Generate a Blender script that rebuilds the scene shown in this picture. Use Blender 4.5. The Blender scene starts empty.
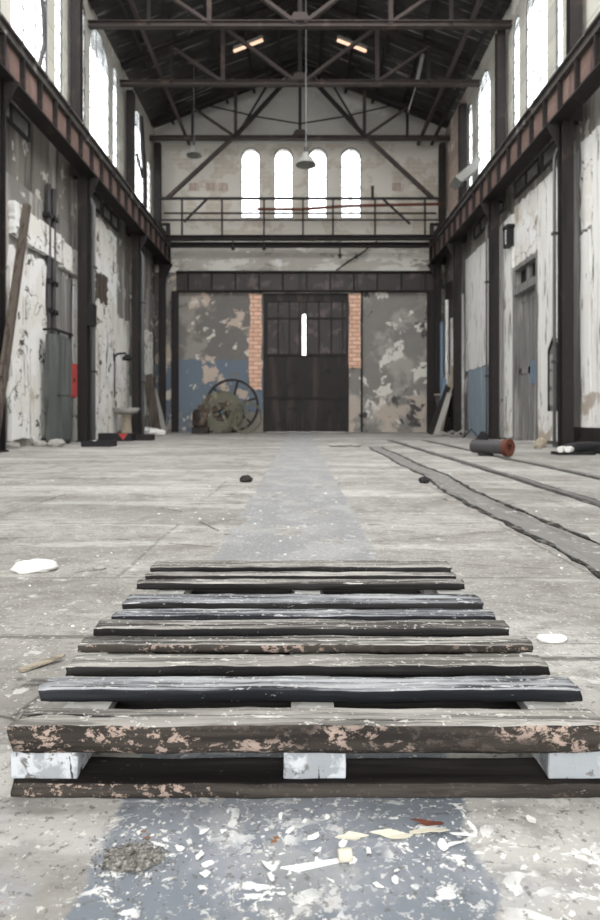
import bpy, bmesh, math, random
from mathutils import Vector, noise as mnoise, Matrix
random.seed(7)
sc = bpy.context.scene
COL = sc.collection
F, H, HZ = 600.0, 0.775, 416.0            # focal length in px, eye height, horizon row

def at(px, py, Y):                         # photo pixel at depth Y -> world point
    return Vector(((px - 300) / F * Y, Y, H + (HZ - py) / F * Y))
def fl(px, py):                            # photo pixel on the floor -> world point
    Y = F * H / (py - HZ)
    return Vector(((px - 300) / F * Y, Y, 0))

# ------------------------------------------------------------------ materials
class NT:
    def __init__(s, name):
        s.m = bpy.data.materials.new(name); s.m.use_nodes = True
        s.t = s.m.node_tree; s.t.nodes.clear()
        s.out = s.n('ShaderNodeOutputMaterial')
        s.b = s.n('ShaderNodeBsdfPrincipled')
        s.l(s.b.outputs[0], s.out.inputs[0])
        s.co = s.n('ShaderNodeTexCoord').outputs['Object']
    def n(s, typ, **k):
        nd = s.t.nodes.new(typ)
        for a, v in k.items(): setattr(nd, a, v)
        return nd
    def l(s, a, b): s.t.links.new(a, b)
    def put(s, sock, v):
        if isinstance(v, bpy.types.NodeSocket): s.l(v, sock)
        elif isinstance(v, (int, float)): sock.default_value = v
        else:
            v = tuple(v)
            if len(sock.default_value) == 4 and len(v) == 3: v = v + (1,)
            sock.default_value = v
    def vec(s, scale=(1, 1, 1), off=(0, 0, 0), rot=(0, 0, 0), src=None):
        m = s.n('ShaderNodeMapping')
        s.l(src or s.co, m.inputs[0]); m.inputs[1].default_value = off
        m.inputs[2].default_value = rot; m.inputs[3].default_value = scale
        return m.outputs[0]
    def noise(s, v, scale=1, detail=6, rough=.6, dist=0):
        nd = s.n('ShaderNodeTexNoise'); s.l(v, nd.inputs['Vector'])
        nd.inputs['Scale'].default_value = scale; nd.inputs['Detail'].default_value = detail
        nd.inputs['Roughness'].default_value = rough; nd.inputs['Distortion'].default_value = dist
        return nd.outputs[0]
    def voro(s, v, scale, feat='DISTANCE_TO_EDGE', rnd=1):
        nd = s.n('ShaderNodeTexVoronoi', feature=feat); s.l(v, nd.inputs['Vector'])
        nd.inputs['Scale'].default_value = scale; nd.inputs['Randomness'].default_value = rnd
        return nd.outputs[0]
    def step(s, v, lo, hi, a=0., b=1.):
        nd = s.n('ShaderNodeMapRange', interpolation_type='SMOOTHSTEP')
        s.put(nd.inputs[0], v)
        nd.inputs[1].default_value = lo; nd.inputs[2].default_value = hi
        nd.inputs[3].default_value = a; nd.inputs[4].default_value = b
        return nd.outputs[0]
    def math(s, op, a, b=0.):
        nd = s.n('ShaderNodeMath', operation=op); s.put(nd.inputs[0], a); s.put(nd.inputs[1], b)
        return nd.outputs[0]
    def mix(s, f, a, b):
        nd = s.n('ShaderNodeMix', data_type='RGBA')
        s.put(nd.inputs[0], f); s.put(nd.inputs[6], a); s.put(nd.inputs[7], b)
        return nd.outputs[2]
    def sep(s):
        nd = s.n('ShaderNodeSeparateXYZ'); s.l(s.co, nd.inputs[0]); return nd.outputs
    def bump(s, h, strength=.4, dist=.01):
        nd = s.n('ShaderNodeBump'); s.put(nd.inputs['Height'], h)
        nd.inputs['Strength'].default_value = strength; nd.inputs['Distance'].default_value = dist
        s.l(nd.outputs[0], s.b.inputs['Normal'])
    def done(s, col, rough=.8, metal=0., spec=.25):
        s.put(s.b.inputs['Base Color'], col); s.put(s.b.inputs['Roughness'], rough)
        s.put(s.b.inputs['Metallic'], metal); s.b.inputs['Specular IOR Level'].default_value = spec; return s.m

def srgb(r, g, b):
    f = lambda c: (c / 255 / 12.92) if c / 255 <= .04045 else ((c / 255 + .055) / 1.055) ** 2.4
    return (f(r), f(g), f(b))

def layered(name, base, layers, rough=.85, metal=0., bump=.4, bdist=.01, cracks=0):
    """base colour with layers (colour, axis scale, noise scale, lo, hi [, zlo, zhi]); sharp lo..hi reads as peeled paint"""
    s = NT(name); c = base if isinstance(base[0], tuple) else (base, tuple(x * .72 for x in base))
    col = s.mix(s.noise(s.vec(), 1.3, 8, .65), c[0], c[1])
    h = s.noise(s.vec(), 14, 6, .6)
    for i, L in enumerate(layers):
        cl, ax, sca, lo, hi = L[:5]
        f = s.step(s.noise(s.vec(ax, (i * 3.1, i * 1.7, i * 5.3)), sca, 8, .62, .25), lo, hi)
        if len(L) > 5:                        # only within a band of heights (painted dado)
            z = s.sep()[2]
            zz = s.math('ADD', z, s.math('MULTIPLY', s.noise(s.vec(), 2.5, 6), .5))
            f = s.math('MULTIPLY', f, s.math('MULTIPLY', s.step(zz, L[5] - .02, L[5] + .02), s.step(zz, L[6] - .02, L[6] + .02, 1, 0)))
        col = s.mix(f, col, cl)
        if bump and hi - lo < .1: h = s.math('ADD', h, f)
    if cracks:
        wv = s.n('ShaderNodeVectorMath', operation='ADD'); nz = s.n('ShaderNodeTexNoise'); s.l(s.co, nz.inputs[0]); nz.inputs['Scale'].default_value = 2.2; nz.inputs['Detail'].default_value = 6
        s.l(s.vec((1, 1, .55)), wv.inputs[0]); s.l(nz.outputs[1], wv.inputs[1])
        cr = s.step(s.voro(wv.outputs[0], cracks), .016, .006, 0, 1)
        cr = s.math('MULTIPLY', cr, s.step(s.noise(s.vec(), .8, 4), .44, .54)); col = s.mix(cr, col, (.06, .056, .052)); h = s.math('SUBTRACT', h, cr)
    if bump: s.bump(h, bump, bdist)
    return s.done(col, rough, metal)

def flat(name, col, rough=.6, metal=0., var=.35, sc_=6):
    s = NT(name)
    c = s.mix(s.noise(s.vec(), sc_, 7, .65), tuple(x * (1 - var) for x in col), tuple(min(1, x * (1 + var)) for x in col))
    s.bump(s.noise(s.vec(), 30, 5), .15, .005)
    return s.done(c, rough, metal)

ONE = (1, 1, 1); STREAK = (1.6, 1.6, .16); STREAKF = (4, 4, .22)
M = {}
M['steel_dark'] = layered('steel_dark', (.030, .026, .026), [((.055, .040, .035), ONE, 2.2, .55, .7), ((.016, .015, .016), STREAK, 2, .52, .7)], .7, .1, .2)
M['steel_grey'] = layered('steel_grey', (.085, .082, .085), [((.11, .075, .06), ONE, 2.6, .58, .7), ((.045, .042, .043), STREAK, 2, .5, .68)], .55, .15, .2)
M['steel_brown'] = layered('steel_brown', (.070, .056, .052), [((.11, .078, .066), ONE, 1.8, .54, .7), ((.05, .042, .042), ONE, 3, .55, .66)], .7, .1, .2)
M['girder_web'] = layered('girder_web', (.215, .145, .125), [((.28, .195, .17), ONE, 1.6, .5, .7), ((.075, .055, .055), STREAK, 2.2, .55, .72), ((.36, .27, .23), ONE, 3.5, .66, .7)], .8, 0, .25)
M['flange_dust'] = layered('flange_dust', (.10, .093, .09), [((.055, .047, .046), ONE, 1.6, .5, .62), ((.30, .29, .27), ONE, 2.5, .58, .7)], .8, 0, .2)
M['wall_white'] = layered('wall_white', ((.84, .83, .79), (.78, .765, .72)), [((.64, .61, .56), STREAK, 1.3, .54, .70), ((.88, .88, .87), ONE, .9, .5, .56), ((.40, .37, .33), STREAKF, 1.2, .60, .66), ((.10, .09, .085), ONE, 2.4, .625, .64), ((.045, .042, .04), (5, 5, .4), .9, .635, .65), ((.50, .42, .34), ONE, .7, .58, .72)], .85, 0, .5, .02, cracks=.9)
M['wall_grey'] = layered('wall_grey', (.27, .26, .245), [((.46, .44, .41), STREAK, 1.1, .5, .62), ((.70, .69, .66), ONE, 1.0, .585, .60), ((.11, .105, .10), STREAK, 1.4, .55, .66), ((.30, .22, .17), ONE, .8, .64, .76)], .9, 0, .5, .02)
M['wall_shed'] = layered('wall_shed', (.24, .225, .205), [((.38, .36, .33), STREAK, 1.0, .5, .64), ((.09, .083, .08), STREAK, 1.4, .5, .66), ((.55, .53, .49), ONE, 1.3, .60, .62)], .9, 0, .5, .02)
M['board_white'] = layered('board_white', ((.86, .86, .84), (.80, .80, .78)), [((.68, .66, .62), STREAKF, 1.3, .53, .66), ((.30, .285, .27), (6, 6, .35), 1.0, .62, .64), ((.07, .065, .06), (5, 5, .5), 1.3, .615, .63), ((.46, .40, .34), ONE, 1.2, .5, .62, -.5, 1.6), ((.56, .49, .42), ONE, .9, .60, .74)], .8, 0, .4)
M['board_grey'] = layered('board_grey', (.24, .235, .23), [((.36, .35, .34), STREAKF, 1.4, .5, .62), ((.12, .115, .112), STREAKF, 1.6, .56, .68), ((.58, .56, .53), ONE, 1.8, .68, .70)], .8, 0, .3)
M['board_blue'] = layered('board_blue', (.30, .37, .44), [((.38, .45, .52), STREAKF, 1.4, .5, .62), ((.20, .22, .25), STREAKF, 1.6, .62, .7), ((.66, .66, .64), ONE, 2, .69, .71)], .8, 0, .3)
M['blue_paint'] = flat('blue_paint', (.16, .22, .30), .7)
M['back_plain'] = layered('back_plain', (.40, .385, .355), [((.50, .485, .455), ONE, .8, .48, .6), ((.30, .285, .26), ONE, 1.3, .58, .64), ((.33, .23, .18), ONE, 1.6, .64, .68), ((.66, .65, .62), ONE, 1.1, .63, .65)], .9, 0, .4, .02)
M['back_pale'] = layered('back_pale', (.64, .61, .555), [((.78, .76, .715), (.5, .5, 1.2), 1.2, .48, .54), ((.38, .35, .32), (.5, .5, 1.3), 1.2, .60, .64), ((.85, .85, .84), (.6, .6, 1), 1.3, .62, .64)], .9, 0, .4, .02)
M['gable'] = layered('gable', (.55, .54, .505), [((.46, .45, .425), ONE, .5, .5, .7), ((.62, .61, .575), ONE, .6, .56, .7)], .9, 0, .2)
M['plaster_left'] = layered('plaster_left', (.21, .20, .19), [((.30, .28, .255), ONE, .8, .5, .62), ((.155, .19, .235), (.6, .6, .6), 1.0, .36, .37, .0, 3.75), ((.52, .435, .36), ONE, .8, .56, .585), ((.62, .58, .52), ONE, 1.5, .61, .625), ((.27, .24, .21), ONE, .8, .5, .55, -.5, 1.2)], .9, 0, .5, .02)
M['plaster_right'] = layered('plaster_right', (.27, .26, .245), [((.36, .345, .32), ONE, .7, .5, .62), ((.66, .64, .59), ONE, .9, .58, .60), ((.46, .40, .345), ONE, .9, .47, .54, -.5, 2.0), ((.09, .085, .085), ONE, 1.1, .61, .64)], .9, 0, .5, .02)
M['gate_dark'] = layered('gate_dark', (.030, .026, .026), [((.055, .042, .038), STREAK, 1.4, .5, .66), ((.016, .015, .016), ONE, 1.5, .55, .7)], .6, .1, .2)
M['gate_glass_old'] = layered('gate_glass_old', (.055, .046, .046), [((.10, .08, .078), ONE, 1.2, .5, .64), ((.03, .027, .03), STREAK, 1.5, .55, .66)], .5, 0, .2)
M['pipe_grey'] = layered('pipe_grey', (.19, .195, .20), [((.12, .11, .105), STREAK, 2, .52, .66)], .5, .1, .2)
M['black'] = flat('black', (.018, .018, .02), .5)
M['blacker'] = flat('blacker', (.012, .012, .012), .8)
M['rust_red'] = flat('rust_red', (.13, .045, .03), .8)
M['red_paint'] = flat('red_paint', (.42, .06, .055), .6)
M['cab_green'] = layered('cab_green', (.10, .112, .11), [((.15, .16, .155), STREAK, 2, .5, .66), ((.05, .052, .052), STREAK, 2.4, .56, .66)], .6)
M['white_enamel'] = flat('white_enamel', (.74, .74, .72), .45, 0, .08)
M['lamp_grey'] = flat('lamp_grey', (.27, .27, .255), .5, 0, .15)
M['chalk'] = flat('chalk', (.82, .82, .80), .85, 0, .08, 20)
M['cream'] = flat('cream', (.60, .57, .47), .7, 0, .1, 20)
M['grit'] = layered('grit', (.17, .165, .15), [((.33, .32, .30), ONE, 160, .5, .56), ((.06, .056, .05), ONE, 120, .56, .6)], .95, 0, .6, .002)
M['stone'] = flat('stone', (.34, .33, .31), .95, 0, .35, 12)
M['wood_pale'] = layered('wood_pale', (.42, .37, .29), [((.22, .19, .15), (1, 14, 14), 4, .5, .6)], .85, 0, .3)
M['wood_brown'] = layered('wood_brown', (.13, .108, .092), [((.06, .045, .038), STREAKF, 3, .5, .6)], .8, 0, .3)
M['wheel_green'] = layered('wheel_green', (.17, .165, .125), [((.09, .07, .055), ONE, 2.5, .52, .62), ((.27, .25, .2), ONE, 3, .6, .66)], .7, .1, .2)
M['wheel_dark'] = layered('wheel_dark', (.035, .032, .03), [((.08, .055, .042), ONE, 3, .55, .66)], .6, .2, .2)
M['motor'] = layered('motor', (.10, .075, .06), [((.18, .14, .11), ONE, 3, .5, .6), ((.03, .027, .026), ONE, 2.2, .5, .6)], .8, .1, .3)

def brick_mat(name, a, b, mort, bw, bh, rot, msize=.02, plaster=None):
    s = NT(name); nd = s.n('ShaderNodeTexBrick')
    s.l(s.vec(rot=rot, src=s.vec()), nd.inputs['Vector'])
    s.put(nd.inputs['Color1'], a); s.put(nd.inputs['Color2'], b); s.put(nd.inputs['Mortar'], mort)
    nd.inputs['Scale'].default_value = 1; nd.inputs['Mortar Size'].default_value = msize
    nd.inputs['Brick Width'].default_value = bw; nd.inputs['Row Height'].default_value = bh
    nd.inputs['Mortar Smooth'].default_value = .3
    col = s.mix(s.step(s.noise(s.vec(), 1.8, 8, .65), .5, .7), nd.outputs[0], tuple(x * .72 for x in a))
    if plaster:
        f = s.step(s.noise(s.vec(), .9, 8, .6), plaster[1], plaster[1] + .03)
        col = s.mix(f, col, plaster[0])
    s.bump(s.math('SUBTRACT', s.noise(s.vec(), 20, 5), nd.outputs[1]), .5, .015)
    return s.done(col, .9)
RX = (math.radians(90), 0, 0)
M['brick_pier'] = brick_mat('brick_pier', srgb(238, 200, 178), srgb(218, 172, 148), srgb(176, 146, 128), .5, .2, (math.radians(-90), 0, 0), .03)
M['brick_side'] = brick_mat('brick_side', (.56, .55, .49), (.44, .43, .385), (.30, .29, .27), .9, .42, (math.radians(-90), 0, math.radians(90)), .02, ((.66, .65, .60), .60))
M['brick_pink'] = brick_mat('brick_pink', (.52, .42, .36), (.42, .33, .28), (.30, .27, .25), .5, .22, (math.radians(-90), 0, math.radians(90)), .02, ((.72, .68, .62), .55))
M['brick_back'] = brick_mat('brick_back', (.52, .465, .40), (.58, .53, .455), (.46, .43, .38), .5, .22, (math.radians(-90), 0, 0), .02, ((.62, .59, .535), .47))

def glass_mat():
    s = NT('dusty_glass'); s.t.nodes.remove(s.b)
    tr = s.n('ShaderNodeBsdfTransparent'); tr.inputs[0].default_value = (.93, .95, .97, 1)
    tl = s.n('ShaderNodeBsdfTranslucent'); tl.inputs[0].default_value = (.85, .88, .9, 1)
    gl = s.n('ShaderNodeBsdfGlossy'); gl.inputs['Roughness'].default_value = .08
    m1 = s.n('ShaderNodeMixShader'); m2 = s.n('ShaderNodeMixShader')
    s.l(s.step(s.noise(s.vec(), 2.2, 6), .4, .75, .08, .4), m1.inputs[0])
    s.l(tr.outputs[0], m1.inputs[1]); s.l(tl.outputs[0], m1.inputs[2])
    m2.inputs[0].default_value = .05
    s.l(m1.outputs[0], m2.inputs[1]); s.l(gl.outputs[0], m2.inputs[2]); s.l(m2.outputs[0], s.out.inputs[0])
    return s.m
M['glass'] = glass_mat()
def dirty_strip():
    s = NT('dirty_strip_glass')
    c = s.mix(s.step(s.noise(s.vec(), 1.6, 7), .4, .62), (.34, .35, .34), (.66, .67, .66))
    m = s.done(c, .35); s.b.inputs['Transmission Weight'].default_value = .35; return m
M['strip_glass'] = dirty_strip()
def glow():
    s = NT('warm_tube_glow'); m = s.done((.9, .75, .6), .5)
    s.b.inputs['Emission Color'].default_value = (1, .62, .42, 1); s.b.inputs['Emission Strength'].default_value = .95; return m
M['glow'] = glow()

# wood of the pallet
def wood_top(name, lo, mid, hi, worn, seed):
    s = NT(name); o = (seed * 1.3, seed * 2.1, seed)
    g = s.noise(s.vec((1.6, 42, 42), o), 1, 9, .68, .6)
    big = s.noise(s.vec((2.2, 9, 9), o), 1, 6, .6)
    col = s.mix(s.step(g, .42, .54), lo, mid)
    col = s.mix(s.step(s.math('ADD', s.math('MULTIPLY', g, .55), s.math('MULTIPLY', big, .5)), .50, .64), col, hi)
    crack = s.step(s.noise(s.vec((1.1, 80, 80), (seed, 0, 0)), 1, 5, .55, .8), .61, .64)
    col = s.mix(crack, col, (.016, .015, .015))
    chips = s.step(s.noise(s.vec((4.5, 26, 26), o), 2.0, 9, .7, .3), .60, .62)
    col = s.mix(chips, col, worn)
    speck = s.step(s.noise(s.vec(), 70, 3, .6), .62, .66)
    col = s.mix(s.math('MULTIPLY', speck, .7), col, (.62, .61, .58))
    hgt = s.math('SUBTRACT', s.math('ADD', g, s.math('MULTIPLY', chips, .35)), crack)
    s.bump(hgt, .8, .004)
    return s.done(col, .85, 0, .15)
M['wood_a'] = wood_top('wood_a', (.062, .059, .055), (.24, .232, .218), (.43, .42, .395), (.62, .61, .58), 1)
M['wood_b'] = wood_top('wood_b', (.045, .049, .056), (.21, .22, .235), (.40, .415, .43), (.62, .63, .63), 4)
M['wood_c'] = wood_top('wood_c', (.13, .125, .116), (.29, .28, .26), (.40, .39, .365), (.64, .63, .59), 9)
def wood_side(name, base, alt, patch, lo, chip=None):
    s = NT(name)
    g = s.noise(s.vec((2.2, 30, 42)), 1, 8, .65, .4)
    col = s.mix(s.step(g, .4, .66), base, alt)
    reg = s.step(s.noise(s.vec((2.4, 4, 5), (3.3, 0, 0)), 1, 3), .42, .56)
    f = s.math('MULTIPLY', s.step(s.noise(s.vec((17, 26, 28)), 1.9, 10, .76, .3), lo, lo + .025), s.step(reg, 0, 1, .1, 1))
    pc = s.mix(s.noise(s.vec(), 18, 6), patch, tuple(min(1, x * 1.35) for x in patch))
    col = s.mix(f, col, pc)
    if chip:
        f2 = s.step(s.noise(s.vec((9, 20, 24), (7, 2, 1)), 1.5, 9, .7), .68, .70); col = s.mix(f2, col, chip)
    s.bump(s.math('ADD', g, s.math('MULTIPLY', f, .4)), .5, .004)
    return s.done(col, .8, 0, .12)
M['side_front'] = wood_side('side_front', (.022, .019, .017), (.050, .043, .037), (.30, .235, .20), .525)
M['base_top_shade'] = wood_side('base_top_shade', (.008, .007, .007), (.018, .016, .014), (.10, .085, .075), .62)  # dark wood with the shade under the deck painted in, near black
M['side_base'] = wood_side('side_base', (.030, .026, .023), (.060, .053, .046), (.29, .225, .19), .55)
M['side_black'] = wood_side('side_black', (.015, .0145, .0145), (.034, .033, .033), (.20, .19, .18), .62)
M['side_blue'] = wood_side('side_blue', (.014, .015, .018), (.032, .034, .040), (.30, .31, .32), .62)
M['block_paint'] = layered('block_paint', (.34, .365, .39), [((.50, .525, .55), ONE, 12, .48, .56), ((.17, .165, .16), (1, 1, 1), 30, .57, .60), ((.05, .048, .046), (4, 1, 1), 11, .61, .63)], .8, 0, .4, .004)
M['stringer'] = layered('stringer', (.40, .40, .385), [((.24, .235, .22), ONE, 14, .5, .62), ((.55, .55, .53), ONE, 20, .58, .64)], .85, 0, .3, .004)

def floor_mat():
    s = NT('floor_concrete'); x, y, z = s.sep()
    big = s.noise(s.vec((.5, .9, 1)), .7, 7, .6); mid = s.noise(s.vec(), 2.3, 9, .65, .4); fine = s.noise(s.vec(), 38, 6, .7)
    col = s.mix(s.step(big, .36, .64), (.285, .275, .253), (.43, .418, .395))
    col = s.mix(s.step(mid, .48, .66, 0, .75), col, (.215, .205, .188))
    col = s.mix(s.step(s.noise(s.vec((.25, 1.6, 1), (5, 3, 0)), 1.1, 8, .6, .3), .53, .60, 0, .6), col, (.56, .55, .525))
    nd = s.n('ShaderNodeTexBrick', offset=.37)
    dv = s.n('ShaderNodeVectorMath', operation='ADD')
    nz = s.n('ShaderNodeTexNoise'); s.l(s.co, nz.inputs[0]); nz.inputs['Scale'].default_value = 3
    sc2 = s.n('ShaderNodeVectorMath', operation='SCALE'); s.l(nz.outputs[1], sc2.inputs[0]); sc2.inputs['Scale'].default_value = .05
    s.l(s.co, dv.inputs[0]); s.l(sc2.outputs[0], dv.inputs[1]); s.l(dv.outputs[0], nd.inputs['Vector'])
    s.put(nd.inputs['Color1'], (.80, .80, .80)); s.put(nd.inputs['Color2'], (1.16, 1.16, 1.16)); s.put(nd.inputs['Mortar'], (.42, .42, .42))
    nd.inputs['Scale'].default_value = 1; nd.inputs['Mortar Size'].default_value = .012
    nd.inputs['Brick Width'].default_value = 2.3; nd.inputs['Row Height'].default_value = 1.45
    mm = s.n('ShaderNodeMix', data_type='RGBA', blend_type='MULTIPLY'); mm.inputs[0].default_value = .55
    s.l(col, mm.inputs[6]); s.l(nd.outputs[0], mm.inputs[7]); col = mm.outputs[2]
    col = s.mix(s.step(s.noise(s.vec((1.2, 2.2, 1), (6, 2, 0)), 7, 8, .7), .46, .62, 0, .5), col, (.17, .165, .155))
    # scratches, long cracks across
    sc_ = s.step(s.noise(s.vec((.8, 9, 1), (2, 9, 0)), 1.0, 7, .6, .7), .635, .65)
    col = s.mix(s.math('MULTIPLY', sc_, .7), col, (.10, .095, .09))
    cr = s.step(s.voro(s.vec((.45, .9, 1)), 1.0), .006, .0, 0, 1)
    cr = s.math('MULTIPLY', cr, s.step(mid, .5, .56)); col = s.mix(cr, col, (.09, .085, .08))
    # the painted walkway strip down the middle, worn away with blue primer left towards the threshold
    edge = s.math('ADD', s.math('ABSOLUTE', s.math('SUBTRACT', x, -.02)), s.math('MULTIPLY', s.math('SUBTRACT', s.noise(s.vec(), 5, 8, .65), .5), .16))
    edge = s.math('ADD', edge, s.step(y, 1.9, 1.2, 0, .12))
    strip = s.step(edge, .46, .44, 0, 1)
    far = s.mix(s.step(mid, .42, .62), (.265, .270, .278), (.36, .362, .362))
    nearc = s.mix(s.noise(s.vec(), 6, 7), (.125, .147, .175), (.215, .238, .265))
    paint = s.mix(s.step(s.math('ADD', y, s.math('MULTIPLY', mid, .6)), 1.5, 2.2), nearc, far)
    wear = s.step(s.noise(s.vec((1, .8, 1), (8, 4, 0)), 2.6, 9, .65, .3), .60, .57, 0, 1)
    wear2 = s.math('MAXIMUM', wear, s.step(y, 2.3, 1.6, 0, .6))
    pf = s.math('MULTIPLY', strip, wear2)
    col = s.mix(pf, col, paint)
    # faint blue wash left of the strip
    wash = s.math('MULTIPLY', s.step(s.noise(s.vec((1, 1, 1), (1, 7, 0)), 2.4, 6), .52, .66, 0, .55), s.step(y, 1.35, 1.1, 0, 1))
    col = s.mix(wash, col, (.34, .352, .385))
    # white paint flakes left stuck to the floor
    fl_a = s.step(s.noise(s.vec((.8, 1.25, 1), (3, 1, 0)), 17, 6, .62, .8), .572, .587)
    fl_b = s.step(s.noise(s.vec((1, 1.2, 1), (9, 2, 0)), 52, 4, .6, .5), .60, .62)
    regn = s.step(s.noise(s.vec((1, 1, 1), (0, 5, 0)), 4.5, 4), .40, .58)
    flk = s.math('MAXIMUM', s.math('MULTIPLY', fl_a, regn), s.math('MULTIPLY', fl_b, s.step(regn, 0, 1, .35, 1)))
    nearm = s.step(s.math('ADD', y, s.math('MULTIPLY', mid, .3)), 1.6, 1.35, 0, 1)
    nx = s.step(x, -.42, -.3, 0, 1)
    fk = s.math('MULTIPLY', flk, s.math('MULTIPLY', nearm, nx))
    col = s.mix(fk, col, (.74, .75, .74))
    rust = s.math('MULTIPLY', s.step(s.noise(s.vec((1, 1, 1), (4, 4, 4)), 13, 5), .685, .70), nearm)
    col = s.mix(rust, col, (.24, .12, .06))
    # grit: pale and dark specks all over
    sp = s.step(s.noise(s.vec(), 48, 4, .65), .60, .64); col = s.mix(s.math('MULTIPLY', sp, .65), col, (.70, .69, .66))
    sd = s.step(s.noise(s.vec((1, 1, 1), (3, 3, 3)), 55, 4, .65), .59, .63); col = s.mix(s.math('MULTIPLY', sd, .7), col, (.12, .115, .105))
    sp2 = s.step(s.noise(s.vec((1, 1, 1), (2, 3, 3)), 11, 6, .7), .60, .63); col = s.mix(s.math('MULTIPLY', sp2, .5), col, (.72, .71, .69))
    hgt = s.math('ADD', s.math('MULTIPLY', fine, .5), s.math('ADD', s.math('MULTIPLY', fk, .9), s.math('ADD', sp, s.math('MULTIPLY', pf, .3))))
    hgt = s.math('SUBTRACT', hgt, s.math('MULTIPLY', s.math('ADD', cr, sc_), 1.2))
    s.bump(hgt, .55, .004)
    return s.done(col, s.step(mid, .3, .7, .62, .9))
M['floor'] = floor_mat()
M['roof'] = layered('roof', (.050, .048, .047), [((.11, .106, .10), (.25, 2.4, .25), 1.2, .56, .68), ((.022, .021, .022), ONE, .5, .5, .64), ((.22, .215, .205), (.3, 5, .3), 1.4, .60, .63)], .85, 0, .2)
M['groove'] = layered('groove', (.035, .033, .031), [((.15, .145, .135), ONE, 11, .52, .57)], .95, 0, .6)
M['rail_top'] = layered('rail_top', (.19, .188, .185), [((.10, .09, .083), (9, .7, 1), 1.5, .5, .62), ((.36, .355, .345), ONE, 7, .62, .66)], .55, .3, .3)
M['channel'] = layered('channel', (.25, .245, .235), [((.14, .135, .128), (8, .6, 1), 1.4, .5, .64), ((.46, .455, .44), ONE, 12, .60, .65)], .85, 0, .5)
M['ground'] = flat('ground', (.30, .30, .28), .95)

# ------------------------------------------------------------------ mesh building
class MB:
    def __init__(s): s.v, s.f, s.mi = [], [], []
    def add(s, vs, fs, mi=0):
        b = len(s.v); s.v += [Vector(v) for v in vs]; s.f += [tuple(b + i for i in f) for f in fs]
        s.mi += mi if isinstance(mi, list) else [mi] * len(fs); return s
    def box(s, x0, x1, y0, y1, z0, z1, mi=0):
        return s.add([(x, y, z) for x in (x0, x1) for y in (y0, y1) for z in (z0, z1)],
                     [(0, 1, 3, 2), (4, 6, 7, 5), (0, 4, 5, 1), (2, 3, 7, 6), (0, 2, 6, 4), (1, 5, 7, 3)], mi)
    def prism(s, pts, d, mi=0):
        d = Vector(d); n = len(pts); P = [Vector(p) for p in pts]
        return s.add(P + [p + d for p in P], [tuple(range(n))[::-1], tuple(range(n, 2 * n))] + [(i, (i + 1) % n, n + (i + 1) % n, n + i) for i in range(n)], mi)
    def frame(s, p, q, up=(0, 0, 1)):
        p, q = Vector(p), Vector(q); d = (q - p).normalized(); u = Vector(up)
        if abs(d.dot(u)) > .97: u = Vector((0, 1, 0)) if abs(d.y) < .9 else Vector((1, 0, 0))
        a = d.cross(u).normalized(); b = a.cross(d).normalized(); return p, q, a, b
    def prof(s, p, q, pts, up=(0, 0, 1), mi=0):
        p, q, a, b = s.frame(p, q, up); return s.prism([p + a * u + b * w for u, w in pts], q - p, mi)
    def bar(s, p, q, w, h=None, up=(0, 0, 1), mi=0):
        h = h or w; return s.prof(p, q, [(-w / 2, -h / 2), (w / 2, -h / 2), (w / 2, h / 2), (-w / 2, h / 2)], up, mi)
    def ang(s, p, q, w, t=.012, up=(0, 0, 1), mi=0):           # rolled angle
        return s.prof(p, q, [(-w / 2, -w / 2), (w / 2, -w / 2), (w / 2, -w / 2 + t), (-w / 2 + t, -w / 2 + t), (-w / 2 + t, w / 2), (-w / 2, w / 2)], up, mi)
    def ibeam(s, p, q, w, h, t=.02, up=(0, 0, 1), mi=0):
        W, G, T = w / 2, h / 2, t / 2
        return s.prof(p, q, [(-W, -G), (W, -G), (W, -G + t), (T, -G + t), (T, G - t), (W, G - t), (W, G), (-W, G), (-W, G - t), (-T, G - t), (-T, -G + t), (-W, -G + t)], up, mi)
    def tube(s, pts, r, n=8, mi=0):
        pts = [Vector(p) for p in pts]; rings = []
        for i, p in enumerate(pts):
            d = (pts[min(i + 1, len(pts) - 1)] - pts[max(i - 1, 0)]).normalized()
            u = Vector((0, 0, 1)) if abs(d.z) < .9 else Vector((0, 1, 0))
            a = d.cross(u).normalized(); b = a.cross(d)
            rr = r[i] if isinstance(r, (list, tuple)) else r
            rings.append([p + (a * math.cos(t) + b * math.sin(t)) * rr for t in [2 * math.pi * k / n for k in range(n)]])
        vs = [v for R_ in rings for v in R_]; fs = []
        for i in range(len(rings) - 1):
            for k in range(n):
                k2 = (k + 1) % n; fs.append((i * n + k, i * n + k2, (i + 1) * n + k2, (i + 1) * n + k))
        fs += [tuple(range(n))[::-1], tuple(range((len(rings) - 1) * n, len(rings) * n))]
        return s.add(vs, fs, mi)
    def lathe(s, c, axis, prof, n=32, mi=0):                     # prof: (radius, distance along axis), closed profile
        c = Vector(c); d = Vector(axis).normalized(); u = Vector((0, 0, 1)) if abs(d.z) < .9 else Vector((1, 0, 0))
        a = d.cross(u).normalized(); b = a.cross(d); m = len(prof); vs, fs = [], []
        for k in range(n):
            t = 2 * math.pi * k / n; e = a * math.cos(t) + b * math.sin(t)
            vs += [c + e * r + d * h for r, h in prof]
        for k in range(n):
            k2 = (k + 1) % n
            for i in range(m): j = (i + 1) % m; fs.append((k * m + i, k2 * m + i, k2 * m + j, k * m + j))
        return s.add(vs, fs, mi)
    def arc_ring(s, c, r, w, d, n=40, mi=0): return s.lathe(c, (0, 1, 0), [(r - w, 0), (r, 0), (r, d), (r - w, d)], n, mi)

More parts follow.
